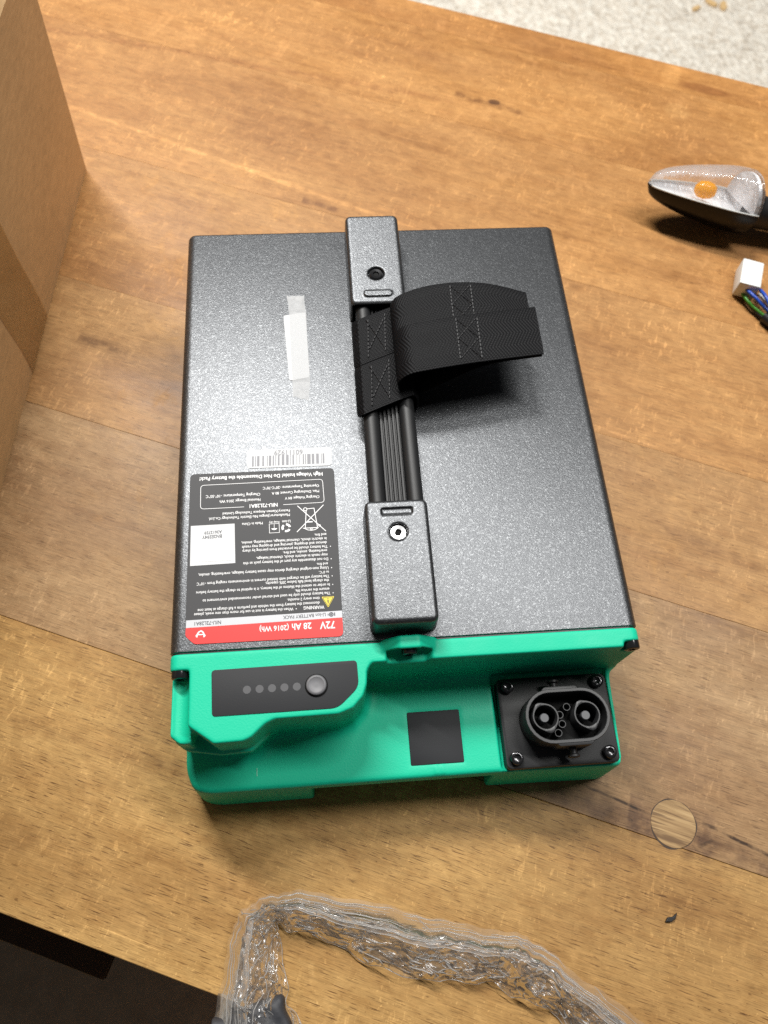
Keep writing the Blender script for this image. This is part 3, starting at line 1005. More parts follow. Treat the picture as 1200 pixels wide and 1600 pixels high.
o = bm_obj('screw', bm, M_STEEL, br_near, 40); o.location = (122.8 * MM, 54.0 * MM, 106.2 * MM)
bm = bmesh.new()
add_lathe(bm, [(1.75 * MM, 0), (1.75 * MM, 0.3 * MM)], 6)
s2 = bm_obj('screw_socket', bm, M_DEEP, br_near); s2.location = (122.8 * MM, 54.0 * MM, 106.35 * MM)
bm = bmesh.new()
add_lathe(bm, [(4.4 * MM, 0), (4.4 * MM, 1.3 * MM), (3.6 * MM, 1.9 * MM), (1.9 * MM, 1.8 * MM), (1.7 * MM, 0.4 * MM)], 32)
o = bm_obj('screw', bm, M_SCREW, br_far, 40); o.location = (122.8 * MM, 231.5 * MM, 106.2 * MM)
bm = bmesh.new()
add_lathe(bm, [(1.65 * MM, 0), (1.65 * MM, 0.3 * MM)], 6)
s2 = bm_obj('screw_socket', bm, M_DEEP, br_far); s2.location = (122.8 * MM, 231.5 * MM, 106.9 * MM)

# grip bar: two round rails with a ribbed web between them
bar = empty('grip_bar', (0, 0, 0)); bar.parent = bat
for xc in (113.2, 134.4):
    bm = bmesh.new()
    add_tube(bm, [(xc * MM, y * MM, 100.6 * MM) for y in np.linspace(62, 222, 8)], 4.7 * MM, 20)
    bm_obj('rail', bm, M_RUBBER, bar, 60)
prof_pts = [(117.0, 99.6)]
for k in range(5):
    x = 118.0 + k * 2.4
    prof_pts += [(x, 101.0), (x + 0.35, 101.7), (x + 1.35, 101.7), (x + 1.7, 101.0), (x + 1.75, 100.1), (x + 2.3, 100.1)]
prof_pts += [(131.0, 99.6), (131.0, 97.6), (117.0, 97.6)]
bm = bmesh.new()
A = [bm.verts.new((x * MM, 62 * MM, z * MM)) for x, z in prof_pts]
B = [bm.verts.new((x * MM, 222 * MM, z * MM)) for x, z in prof_pts]
for k in range(len(A)): bm.faces.new((A[k], A[(k + 1) % len(A)], B[(k + 1) % len(A)], B[k]))
bm_obj('ribbed_web', bm, M_RUBBER, bar, 30)

# ---- carry strap: flat webbing swept along a path in the x-z plane
def sweep_band(path, yc, width, thick, name, parent, mat=M_WEB, bow=0.0):
    """path: list of (x, z, y shift) in mm"""
    P = smooth_path([(x, dy, z) for x, z, dy in path], 10)
    nv = 14
    verts, uvs, faces = [], [], []
    acc = 0
    rows = []
    for i, p in enumerate(P):
        if i: acc += (P[i] - P[i - 1]).length
        d = (P[min(i + 1, len(P) - 1)] - P[max(i - 1, 0)])
        d.y = 0; d.normalize()
        nrm = Vector((-d.z, 0, d.x))
        row = []
        for side in (1, -1):
            for j in range(nv + 1):
                v = (j / nv - 0.5)
                e = 1.0 - max(0, abs(v) * 2 - 0.93) / 0.07 * 0.5
                off = nrm * (side * thick * 0.5 * e) + nrm * bow * (0.25 - v * v)
                q = p + off
                verts.append((q.x * MM, (yc + p.y + v * width) * MM, q.z * MM))
                uvs.append((acc, v * width))
                row.append(len(verts) - 1)
        rows.append(row)
    m = nv + 1
    for a, b in zip(rows[:-1], rows[1:]):
        for j in range(nv):
            faces.append((a[j], b[j], b[j + 1], a[j + 1]))
            faces.append((a[m + j], a[m + j + 1], b[m + j + 1], b[m + j]))
        faces.append((a[0], a[m], b[m], b[0]))
        faces.append((a[nv], b[nv], b[m + nv], a[m + nv]))
    for r_, fl in ((rows[0], 0), (rows[-1], 1)):
        for j in range(nv):
            f = (r_[j], r_[j + 1], r_[m + j + 1], r_[m + j])
            faces.append(f if not fl else f[::-1])
    o = mesh_obj(name, verts, faces, mat, parent, 50, uvs)
    return P, o

strap = empty('carry_strap', (0, 0, 0)); strap.parent = bat
def stitch_line(bm, pts, spacing=2.6, length=1.9, r=0.42):
    for (a, b) in zip(pts[:-1], pts[1:]):
        a = Vector(a); b = Vector(b)
        n = max(1, int((b - a).length / spacing))
        for k in range(n):
            p = a.lerp(b, (k + 0.5) / n)
            d = (b - a).normalized() * length * 0.5
            up = Vector((0, 0, 0.12))
            add_tube(bm, [(p - d) * MM, (p - d * 0.4 + up) * MM, (p + d * 0.4 + up) * MM, (p + d) * MM], r * MM, 5)
for yc, z_up, name in ((187.5, 0.0, 'a'), (153.5, 4.0, 'b')):
    # wrap around the grip bar
    wrap = []
    for k in range(25):
        a = math.radians(200 - 360 * k / 24)
        cx = 123.8
        ex = 11.2 * (1 if math.cos(a) > 0 else -1) * min(1, abs(math.cos(a)) * 3)
        wrap.append((cx + ex + 6.6 * math.cos(a), 101.0 + 6.6 * math.sin(a), 0.42 * (ex + 6.6 * math.cos(a)) * (0.5 + 0.5 * math.sin(a))))
    sweep_band(wrap, yc - 2.0, 33.5, 1.5, 'wrap', strap)
    bm = bmesh.new()
    for xs in (114.0, 124.5):
        stitch_line(bm, [(xs, yc - 2 - 14 + 0.42 * (xs - 123.8), 108.6), (xs + 1.5, yc - 2 + 14 + 0.42 * (xs - 123.8), 108.6)])
    stitch_line(bm, [(114.0, yc + 8, 108.6), (124.5, yc - 14, 108.6)])
    stitch_line(bm, [(115.0, yc - 14, 108.6), (125.0, yc + 8, 108.6)])
    bm_obj('stitching', bm, M_THREAD, strap, 60)
    dyr = 12.5 if name == 'b' else -1.0
    e = z_up
    up = [(138, 105.0, 0.0), (131.8, 108.5, 0.2), (129.8, 113.0 + e * 0.3, 0.4), (131.6, 117.2 + e * .6, 1.0), (137, 119.6 + e, 2.0), (146, 120.8 + e, 3.6), (158, 121.6 + e, 5.2),
          (172, 121.8 + e, 7.4), (190, 121.2 + e, 9.8), (214.5 if name == 'b' else 212.0, 119.5 + e, 12.5)]
    dys = (0, -1, -2, -1, 1, 3.5, 5.5, 6.3, 5.0, -1.0) if name == 'a' else (0, 0, 0, 0.2, 0.8, 1.8, 3.2, 5.0, 7.4, 11.0)
    up = [(x, z, q) for (x, z, d), q in zip(up, dys)]
    sweep_band(up, yc - 0.5 if name == 'a' else yc + 7.0, 34.0, 1.7, 'upper_ply', strap)
    lo = [(141, 102.5, 0.0), (150, 106.5, 1.5), (162, 111.5 + e * .4, 5.0), (176, 116.8 + e * .8, 8.0), (190, 118.6 + e, 9.8), (214.0 if name == 'b' else 211.5, 117.6 + e, 12.5)]
    dys = (0, 1.5, 4.5, 6.0, 5.0, -1.0) if name == 'a' else (0, 0.8, 3.2, 5.4, 7.4, 11.0)
    lo = [(x, z, q) for (x, z, d), q in zip(lo, dys)]
    sweep_band(lo, yc - 0.5 if name == 'a' else yc + 7.0, 34.0, 1.7, 'lower_ply', strap)
    bm = bmesh.new()
    y0 = (yc - 0.5 + 6.2) if name == 'a' else (yc + 7.0 + 4.8)
    zz = 122.85 + e
    for xs in (165.0, 177.5):
        stitch_line(bm, [(xs, y0 - 14.5, zz), (xs + 0.5, y0 + 14.5, zz)])
    for (s0, s1) in ((-14, 0), (0, 14)):
        stitch_line(bm, [(165.5, y0 + s0, zz), (177.5, y0 + s1, zz)], r=0.28)
        stitch_line(bm, [(165.5, y0 + s1, zz), (177.5, y0 + s0, zz)], r=0.28)
    bm_obj('stitching', bm, M_THREAD, strap, 60)

# ---- paper tab under a strip of frosted tape
bm = bmesh.new()
pp = round_poly([(63.0, 215.0), (77.0, 217.2), (78.3, 167.6), (65.8, 165.3)], [1.2, 1.0, 1.6, 1.6], 4)
add_prism(bm, [(p[0] * MM, p[1] * MM) for p in pp], 90.02 * MM, 90.40 * MM)
tab = bm_obj('paper_tab', bm, M_PAPER, bat)
# strip of tape: ragged ends, hugging the case then the tab
segs = [(231.0, 65.2, 76.6, 90.10), (228, 65.6, 76.6, 90.10), (224, 66.2, 76.7, 90.10), (219.5, 66.3, 77.2, 90.16), (217.2, 66.6, 77.6, 90.46), (200, 66.8, 77.6, 90.46),
        (180, 67.2, 78.0, 90.46), (166.6, 67.6, 78.4, 90.46), (164.3, 67.6, 78.4, 90.12), (156, 67.6, 77.6, 90.10), (152.6, 67.6, 77.4, 90.10)]
V, F = [], []
for i, (y, xa, xb, z) in enumerate(segs):
    for j in range(7):
        t = j / 6
        jag = 0
        if i == 0: jag = (0.8, -0.5, 0.3, -0.2, 0.1, -0.3, 0.2)[j]
        if i == len(segs) - 1: jag = (0.9, 1.4, 0.4, -0.6, -0.3, -1.3, -2.0)[j]
        V.append(((xa + (xb - xa) * t) * MM, (y + jag) * MM, z * MM))
for i in range(len(segs) - 1):
    for j in range(6):
        a = i * 7 + j
        F.append((a, a + 1, a + 8, a + 7))
mesh_obj('tape_strip', V, F, M_TAPE, bat)

# ------------------------------------------------------------------ printed stickers
def text_mesh(s, offset=0.0):
    c = bpy.data.curves.new('txt', 'FONT')
    c.body = s
    c.size = 1.0
    c.offset = offset
    c.resolution_u = 2
    o = bpy.data.objects.new('txt', c)
    COL.objects.link(o)
    dg = bpy.context.evaluated_depsgraph_get()
    me = o.evaluated_get(dg).to_mesh()
    v = [tuple(p.co) for p in me.vertices]
    f = [tuple(p.vertices) for p in me.polygons]
    o.evaluated_get(dg).to_mesh_clear()
    bpy.data.objects.remove(o)
    bpy.data.curves.remove(c)
    return v, f

class Print:
    """flat ink shapes gathered into one mesh (mm)"""
    def __init__(self, z): self.v = []; self.f = []; self.z = z; self.lift = 0.0
    def raw(self, v, f):
        b = len(self.v); self.v += [(p[0], p[1], self.lift) for p in v]; self.f += [tuple(i + b for i in q) for q in f]
    def text(self, s, x0, y0, x1, y1, off=0.0, squash=1.0):
        v, f = text_mesh(s, off)
        xs = [p[0] for p in v]
        w = max(xs) - min(xs); mn = min(xs)
        Lx = math.hypot(x1 - x0, y1 - y0)
        k = Lx / w
        ex, ey = (x1 - x0) / Lx, (y1 - y0) / Lx
        nx, ny = -ey, ex
        self.raw([((x0 + ((p[0] - mn) * ex + (p[1] - 0.34) * squash * nx) * k), (y0 + ((p[0] - mn) * ey + (p[1] - 0.34) * squash * ny) * k)) for p in v], f)
        return k
    def stroke(self, pts, w, closed=False):
        """one continuous mitred strip, each stroke a hair above the one before"""
        P = [Vector(p) for p in pts]
        P = [p for i, p in enumerate(P) if i == 0 or (p - P[i - 1]).length > 1e-5]
        n = len(P)
        self.lift += 0.003
        v = []
        for i in range(n):
            a = P[i - 1] if (i or closed) else P[i]
            b = P[(i + 1) % n] if (i < n - 1 or closed) else P[i]
            d1 = (P[i] - a); d2 = (b - P[i])
            d1 = d1.normalized() if d1.length > 1e-9 else d2.normalized()
            d2 = d2.normalized() if d2.length > 1e-9 else d1
            t = (d1 + d2).normalized()
            m = Vector((-t.y, t.x)) * (w / 2 / max(0.45, abs(t.dot(d1))))
            v += [tuple(P[i] + m), tuple(P[i] - m)]
        f = []
        for i in range(n if closed else n - 1):
            k = (i + 1) % n
            f.append((2 * i, 2 * i + 1, 2 * k + 1, 2 * k))
        self.raw(v, f)
    def poly(self, pts):
        self.lift += 0.003
        self.raw([tuple(p) for p in pts], [tuple(range(len(pts)))])
    def disc(self, x, y, r, n=16): self.poly([(x + r * math.cos(2 * math.pi * k / n), y + r * math.sin(2 * math.pi * k / n)) for k in range(n)])
    def ring(self, x, y, r, w, n=20, a0=0, a1=360):
        pts = [(x + r * math.cos(math.radians(a0 + (a1 - a0) * k / n)), y + r * math.sin(math.radians(a0 + (a1 - a0) * k / n))) for k in range(n + 1)]
        self.stroke(pts, w)
    def done(self, name, mat, parent):
        o = mesh_obj(name, [(p[0] * MM, p[1] * MM, (self.z + p[2]) * MM) for p in self.v], self.f, mat, parent)
        # every ink shape faces up
        me = o.data
        bm = bmesh.new(); bm.from_mesh(me)
        bm.normal_update()
        bmesh.ops.reverse_faces(bm, faces=[f for f in bm.faces if f.normal.z < 0])
        bm.to_mesh(me); bm.free()
        return o

TEXT = [
 ('72V',86.6,10.1,78.6,10.1,'w',0.5), ('28 Ah',74.2,10.3,63.9,10.2,'w',0.5), ('(2016 Wh)',62.3,10.0,46.9,9.9,'w',0.4),
 ('LI-Ion BATTERY PACK',81.9,15.9,59.3,15.6,'k',0.25), ('NIU-72L28A1',26.8,15.0,13.0,14.9,'n',0.25),
 ('WARNING',81.4,20.1,70.3,20.2,'w',0.3),
 ('•  When the battery is not in use for more than one week, please',66.7,20.0,12.6,19.9,'w',0.12),
 ('disconnect the battery from the vehicle and perform a full charge at least one',79.0,22.6,14.4,22.1,'w',0.12),
 ('time every 2 months.',79.1,25.2,61.7,25.1,'w',0.12),
 ('•  The battery should only be used and stored under recommended environment to',86.7,27.8,16.9,27.3,'w',0.12),
 ('ensure the service life.',84.5,30.1,66.0,30.0,'w',0.12),
 ('•  In order to extend the lifetime of the battery, it is optimal to charge the battery before',86.7,32.6,13.3,32.0,'w',0.12),
 ('the charge level falls below 20% capacity.',84.5,35.1,50.1,35.2,'w',0.12),
 ('•  The battery will be charged with limited current in environments ranging from -10°C',86.6,37.5,13.5,36.9,'w',0.12),
 ('to 0°C.',84.7,39.9,79.2,39.9,'w',0.12),
 ('•  Using non-original charging device may cause battery leakage, overheating, smoke,',86.5,42.3,14.2,42.0,'w',0.12),
 ('and fire.',84.3,44.7,78.1,44.7,'w',0.12),
 ('•  Do not disassemble any part of the battery pack as this',86.5,47.5,38.2,47.3,'w',0.12),
 ('may result in electric shock, chemical leakage,',84.3,50.0,45.4,49.9,'w',0.12),
 ('overheating, smoke, and fire.',84.2,52.5,59.9,52.4,'w',0.12),
 ('•  The battery should be protected from piercing by sharp',86.4,54.9,37.8,54.6,'w',0.12),
 ('devices and dropping, piercing and dropping may result',84.2,57.3,37.5,57.0,'w',0.12),
 ('in electric shock, chemical leakage, overheating, smoke,',84.2,59.7,37.2,59.5,'w',0.12),
 ('and fire.',84.2,62.2,77.5,62.1,'w',0.12),
 ('Li-ion',64.4,71.3,59.8,71.2,'w',0.1), ('Keep dry',58.2,71.1,52.5,71.1,'w',0.1), ('Made in China',49.0,71.0,37.5,70.8,'w',0.12),
 ('Manufacturer:Jiangsu Niu Electric Technology Co.,Ltd.',64.2,75.3,19.0,75.0,'w',0.1),
 ('Factory:Xiamen Ampace Technology Limited',64.2,77.9,26.7,77.8,'w',0.1),
 ('NIU-72L28A1',57.4,81.9,41.7,81.8,'w',0.35),
 ('Charging Voltage: 84 V',81.2,85.7,61.6,85.6,'w',0.12), ('Max. Discharging Current: 80 A',81.1,89.3,54.2,89.1,'w',0.12),
 ('Operating Temperature: -20°C-70°C',81.2,92.7,49.2,92.7,'w',0.12), ('Nominal Energy: 2016 Wh',47.8,85.6,24.9,85.5,'w',0.12),
 ('Charging Temperature: -10°-55°C',47.7,89.0,17.1,89.0,'w',0.12),
 ('High Voltage Inside! Do Not Disassemble the Battery Pack!',83.5,100.2,13.3,100.4,'w',0.3),
 ('BN2ES94Y',26.5,64.3,15.7,64.0,'s',0.12), ('A3612759',26.5,66.9,16.9,66.6,'s',0.12),
 ('60111929',72.5,115.3,55.9,115.5,'b',0.05),
]
lab_poly = round_poly([(7.9, 103.8), (90.2, 103.9), (90.8, 3.5), (13.2, 3.9), (8.3, 8.6)], [3, 3, 3, 1.5, 1.5], 5)
bm = bmesh.new()
add_prism(bm, [(p[0] * MM, p[1] * MM) for p in lab_poly], 90.02 * MM, 90.30 * MM)
label = bm_obj('rating_label', bm, M_LABELGREY, bat)
p = Print(90.36)
p.poly([(8.6, 17.0), (90.68, 17.6), (90.70, 13.8), (8.55, 12.9)])
p.done('silver_band', M_LABELSILVER, label)
p = Print(90.36)
p.poly(round_poly([(8.55, 12.88), (90.70, 13.78), (90.75, 3.55), (13.2, 3.95), (8.35, 8.6)], [0.01, 0.01, 3, 1.5, 1.5], 5))
p.done('red_band', M_LABELRED, label)
inks = {'w': Print(90.42), 'k': Print(90.42), 'n': Print(90.42)}
stick_ink = Print(90.62); bar_ink = Print(90.42)
for s, x0, y0, x1, y1, c, off in TEXT:
    tgt = {'w': inks['w'], 'k': inks['k'], 'n': inks['n'], 's': stick_ink, 'b': bar_ink}[c]
    tgt.text(s, x0, y0, x1, y1, {0.5: 0.022, 0.4: 0.02, 0.35: 0.022, 0.3: 0.02, 0.25: 0.01}.get(off, 0.014), 1.12)
w_ = inks['w']
# crossed-out wheeled bin
w_.stroke([(68.5, 80.6), (84.0, 64.2)], 0.45); w_.stroke([(83.3, 80.5), (67.9, 64.5)], 0.45)
w_.stroke([(77.8, 78.9), (79.4, 66.9)], 0.4); w_.stroke([(73.4, 77.6), (72.6, 66.9)], 0.4); w_.stroke([(74.0, 78.4), (78.0, 78.7)], 0.4)
w_.stroke([(71.3, 66.6), (80.0, 66.6)], 0.45); w_.ring(72.9, 78.2, 0.95, 0.4); w_.stroke([(73.7, 70.3), (76.8, 70.3)], 0.7)
w_.stroke([(72.2, 66.4), (74.0, 65.4), (76.0, 65.1), (78.0, 65.4), (79.6, 66.3)], 0.4); w_.ring(76.0, 65.9, 0.5, 0.3); w_.ring(80.6, 67.8, 0.5, 0.35)
# recycling arrows
for a0 in (10, 130, 250):
    w_.ring(62.0, 67.4, 2.05, 1.25, 8, a0, a0 + 82)
    a = math.radians(a0 + 100)
    q = Vector((62.0 + 2.05 * math.cos(a), 67.4 + 2.05 * math.sin(a)))
# umbrella in a frame
w_.stroke([(52.6, 70.2), (58.1, 70.2), (58.2, 64.7), (52.7, 64.7)], 0.28, True)
w_.poly([(53.6, 67.4), (54.2, 66.7), (55.3, 66.3), (56.5, 66.7), (57.2, 67.4)]); w_.stroke([(55.35, 67.4), (55.35, 69.9)], 0.25)
# rounded frame, open around the type number
fr_ = round_poly([(14.1, 96.3), (83.3, 96.8), (83.8, 82.0), (14.3, 81.4)], 2.0, 5)
i0 = 2 * 6 + 3
path = []
w_.stroke(fr_[:18] + [], 0.30)
w_.stroke([fr_[17], (60.6, 81.7)], 0.30)
w_.stroke([(38.6, 81.5), fr_[18]], 0.30)
w_.stroke(fr_[18:] + [fr_[0]], 0.30)
# makers emblem on the red band
w_.stroke([(14.4, 7.5), (14.5, 8.9), (15.4, 10.3), (16.5, 10.85), (17.4, 10.3), (18.2, 8.8), (18.1, 7.4)], 0.75)
w_.stroke([(14.6, 8.95), (18.0, 8.85)], 0.6); w_.disc(14.3, 8.35, 0.55); w_.disc(18.4, 8.25, 0.55)
k_ = inks['k']
k_.ring(84.9, 15.8, 1.0, 0.5); k_.ring(84.9, 15.8, 0.35, 0.4, 10); k_.stroke([(86.7, 16.8), (86.7, 14.9)], 0.5); k_.stroke([(83.2, 15.3), (83.2, 16.3)], 0.4)
inks['w'].done('white_lettering', M_PRINTWHITE, label)
inks['k'].done('pack_type_lettering', M_PRINTBLACK, label)
inks['n'].done('type_number_lettering', M_PRINTBLACK, label)
# warning triangle
def tri_pts(s):
    c = Vector((83.5, 23.8))
    return round_poly([tuple(c + (Vector(q) - c) * s) for q in ((80.0, 25.9), (87.0, 25.9), (83.45, 19.7))], 0.8 * s, 3)
p = Print(90.42); p.poly(tri_pts(1.0)); p.done('warning_triangle', M_YELLOW, label)
p = Print(90.48)
t2 = tri_pts(0.82); p.stroke(t2, 0.28, True)
p.poly([(83.1, 23.9), (83.9, 23.9), (83.7, 21.9), (83.3, 21.9)]); p.disc(83.5, 24.6, 0.34)
p.done('warning_sign_print', M_PRINTBLACK, label)
# white serial sticker on the label (its square code is left blank)
bm = bmesh.new()
add_prism(bm, [(q[0] * MM, q[1] * MM) for q in [(9.3, 71.3), (33.4, 71.5), (34.0, 47.9), (9.6, 47.5)]], 90.31 * MM, 90.48 * MM)
stk = bm_obj('serial_sticker', bm, M_PAPER, label)
bm = bmesh.new()
add_prism(bm, [(q[0] * MM, q[1] * MM) for q in round_poly([(12.2, 68.7), (32.2, 68.8), (32.7, 49.6), (12.4, 49.6)], 0.8)], 90.49 * MM, 90.56 * MM)
bm_obj('inner_sticker', bm, M_PAPER, label)
stick_ink.done('serial_lettering', M_PRINTBLACK, label)
# barcode sticker
bm = bmesh.new()
add_prism(bm, [(q[0] * MM, q[1] * MM) for q in round_poly([(39.9, 118.0), (89.4, 117.8), (89.0, 105.6), (40.2, 106.0)], 2.2, 4)], 90.02 * MM, 90.28 * MM)
barst = bm_obj('barcode_sticker', bm, M_PAPER, bat)
bar_ink.z = 90.34
for x, wd in [(84.4, 0.92), (83.1, 0.41), (80.9, 1.53), (78.3, 1.42), (75.9, 1.93), (74.0, 0.51), (72.7, 0.71), (70.5, 0.31), (68.9, 0.31), (66.8, 0.81), (65.2, 0.31), (63.4, 1.42), (60.9, 1.42), (58.4, 0.92), (56.7, 0.41), (55.3, 0.71), (53.4, 1.32), (51.8, 0.41), (49.4, 0.92), (46.6, 1.32), (45.0, 0.41), (43.5, 0.92)]:
    bar_ink.poly([(x - wd / 2, 107.2), (x + wd / 2, 107.2), (x + wd / 2 + 0.1, 113.8), (x - wd / 2 + 0.1, 113.8)])
bar_ink.done('barcode_print', M_PRINTGREY, barst)

# ------------------------------------------------------------------ cardboard box at the left
cb = empty('cardboard_box', (-0.1081, 0.451, 0))
tag(cb, 'open brown cardboard box with packing tape on its side left of the battery pack', 'box')
ex = Vector((-0.1011, -0.99488, 0))          # along the visible wall, towards the camera
en = Vector((-0.99488, 0.1011, 0))           # into the box
def bx(s, d, z): return ex * s + en * d + Vector((0, 0, z))
def wall_panel(name, o0, du, lu, dn, h, mat, lean=0.0, bulge=0.0, lean0=0.0, lean1=0.0):
    """board 4 mm thick standing on the bench; du along, dn thickness direction"""
    nu, nz = 24, 12
    V, F = [], []
    for side in (0, 1):
        for i in range(nu + 1):
            for j in range(nz + 1):
                u = i / nu; t = j / nz
                p = o0 + du * (lu * u + (1 - u) * lean0 * t + u * lean1 * t) + dn * (0.004 * side) + Vector((0, 0, h * t))
                p = p - dn * bulge * math.sin(math.pi * u) * math.sin(math.pi * t * 0.8) - dn * lean * t
                V.append(p)
    m = (nu + 1) * (nz + 1)
    idx = lambda s, i, j: s * m + i * (nz + 1) + j
    for i in range(nu):
        for j in range(nz):
            F.append((idx(0, i, j), idx(0, i, j + 1), idx(0, i + 1, j + 1), idx(0, i + 1, j)))
            F.append((idx(1, i, j), idx(1, i + 1, j), idx(1, i + 1, j + 1), idx(1, i, j + 1)))
    for i in range(nu):
        F.append((idx(0, i, nz), idx(1, i, nz), idx(1, i + 1, nz), idx(0, i + 1, nz)))
        F.append((idx(0, i, 0), idx(0, i + 1, 0), idx(1, i + 1, 0), idx(1, i, 0)))
    for j in range(nz):
        F.append((idx(0, 0, j), idx(1, 0, j), idx(1, 0, j + 1), idx(0, 0, j + 1)))
        F.append((idx(0, nu, j), idx(0, nu, j + 1), idx(1, nu, j + 1), idx(1, nu, j)))
    return mesh_obj(name, V, F, mat, cb, 60)
BH = 0.157
wall_panel('side_wall', bx(0, 0, 0), ex, 0.52, en, BH, M_KRAFT, bulge=0.004, lean0=-0.030)
wall_panel('side_wall', bx(0.0, 0.30, 0), ex, 0.52, en, BH, M_KRAFT)
wall_panel('end_wall', bx(0.0, 0.0045, 0), en, 0.295, ex, BH, M_KRAFT, lean=0.030)
wall_panel('end_wall', bx(0.516, 0.0045, 0), en, 0.295, ex, BH, M_KRAFT)
def shade_flap(pts):  # upright flaps out of view, added to shade the bench beside the battery
    b = bmesh.new()
    lo = [b.verts.new(bx(*p)) for p in pts]
    n_ = (lo[1].co - lo[0].co).cross(lo[2].co - lo[0].co).normalized() * 0.004
    hi = [b.verts.new(v.co + n_) for v in lo]
    b.faces.new(lo); b.faces.new(hi[::-1])
    for k in range(4): b.faces.new((lo[k], hi[k], hi[(k + 1) % 4], lo[(k + 1) % 4]))
    bm_obj('flap', b, M_KRAFT, cb)
shade_flap([(-0.031, 0.004, BH + 0.001), (-0.036, 0.010, BH + 0.20), (-0.036, 0.290, BH + 0.20), (-0.031, 0.296, BH + 0.001)])
shade_flap([(0.040, 0.003, BH + 0.001), (0.046, 0.040, BH + 0.17), (0.500, 0.040, BH + 0.17), (0.515, 0.003, BH + 0.001)][::-1])
shade_flap([(-0.02, 0.305, BH + 0.001), (-0.01, 0.330, BH + 0.19), (0.50, 0.330, BH + 0.19), (0.515, 0.305, BH + 0.001)])
bm = bmesh.new()
vs = [bm.verts.new(bx(s, d, z)) for s, d, z in ((0.001, 0.002, 0.0005), (0.519, 0.002, 0.0005), (0.519, 0.302, 0.0005), (0.001, 0.302, 0.0005))]
bm.faces.new(vs)
bm_obj('bottom', bm, M_KRAFT, cb)
# tape running down the wall and under the box
V, F = [], []
N_ = 16
for i in range(N_ + 1):
    t = i / N_
    z = 0.150 * (1 - t) + 0.0012 * t
    s0 = 0.158 - 0.002 * math.sin(t * 9) * t
    for s in (s0, s0 + 0.013, s0 + 0.034, s0 + 0.052):
        u = s / 0.52
        d = -0.0006 - 0.004 * math.sin(math.pi * u) * math.sin(math.pi * (z / BH) * 0.8)
        V.append(bx(s, d - (0.0006 * random.random() if t > 0.8 else 0), z))
for i in range(N_):
    for j in range(3):
        a = i * 4 + j
        F.append((a, a + 1, a + 5, a + 4))
mesh_obj('packing_tape', V, F, M_BOXTAPE, cb, 60)

# ------------------------------------------------------------------ turn signal lamp at the right
T0 = Vector((0.3625, 0.3905, 0.0295)); T1 = Vector((0.4400, 0.3685, 0.0265))
sg = empty('turn_signal', (T0.x, T0.y, 0.0))
tag(sg, 'motorcycle turn signal with clear lens, amber bulb and black housing at the right edge', 'turn signal')
a_ = (T1 - T0); SL = a_.length; a_.normalize()
sd = Vector((0, 0, 1)).cross(a_).normalized()
upv = a_.cross(sd).normalized()
TILT = math.radians(18)
sd, upv = sd * math.cos(TILT) - upv * math.sin(TILT), upv * math.cos(TILT) + sd * math.sin(TILT)
def back_plate():
    V, F = [], []
    for s_ in (0.955, 0.985):
        r = prof_r(s_) * 0.97
        for j in range(25):
            a = math.pi * j / 24
            V.append((T0 - Vector((T0.x, T0.y, 0))) + a_ * (s_ * SL - 0.009 * s_ * s_ * math.cos(a)) + sd * (r * math.cos(a)) + upv * (0.0245 * math.sin(a) - 0.0008))
    F.append(tuple(range(25))); F.append(tuple(range(49, 24, -1)))
    for j in range(24): F.append((j, 25 + j, 26 + j, j + 1))
    mesh_obj('back_plate', V, F, M_REFL, sg, 40)
def prof_r(s):
    return 0.0236 * (max(0.0, s) ** 0.46) * (1.0 - 0.10 * max(0, (s - 0.72) / 0.28) ** 2) if s > 0 else 0.0004
def dome(name, sign, height, rscale, mat, s1=1.0, z_off=0.0, closed=True, smooth=50, power=1.0, amax=180.0):
    ns, na = 26, 22
    V, F, UV = [], [], []
    for i in range(ns + 1):
        s = (i / ns)
        r = max(0.0006, prof_r(s) * rscale)
        hh = height * min(1.0, (r / (0.0236 * rscale))) ** power
        for j in range(na + 1):
            a = math.radians(amax) * j / na
            skew = 0.010 * (s ** 2) * math.cos(a) * -0.9     # slanted back end
            p = (T0 - Vector((T0.x, T0.y, 0))) + a_ * (s * SL * s1 + skew) + sd * (r * math.cos(a)) + upv * (sign * hh * math.sin(a) + z_off)
            V.append(p); UV.append((s, a / math.pi))
    for i in range(ns):
        for j in range(na):
            q = i * (na + 1) + j
            f = (q, q + 1, q + na + 2, q + na + 1)
            F.append(f if sign > 0 else f[::-1])
    last = [ns * (na + 1) + j for j in range(na + 1)]
    if closed: F.append(tuple(last) if sign > 0 else tuple(last[::-1]))
    return mesh_obj(name, V, F, mat, sg, smooth, UV)
dome('housing', -1, 0.0262, 1.03, M_HOUSING, power=0.8)
back_plate()
dome('reflector', -1, 0.009, 0.985, M_REFL, z_off=-0.0004, smooth=25)
dome('lens', 1, 0.0275, 1.0, M_LENS, z_off=0.0006, power=0.8)
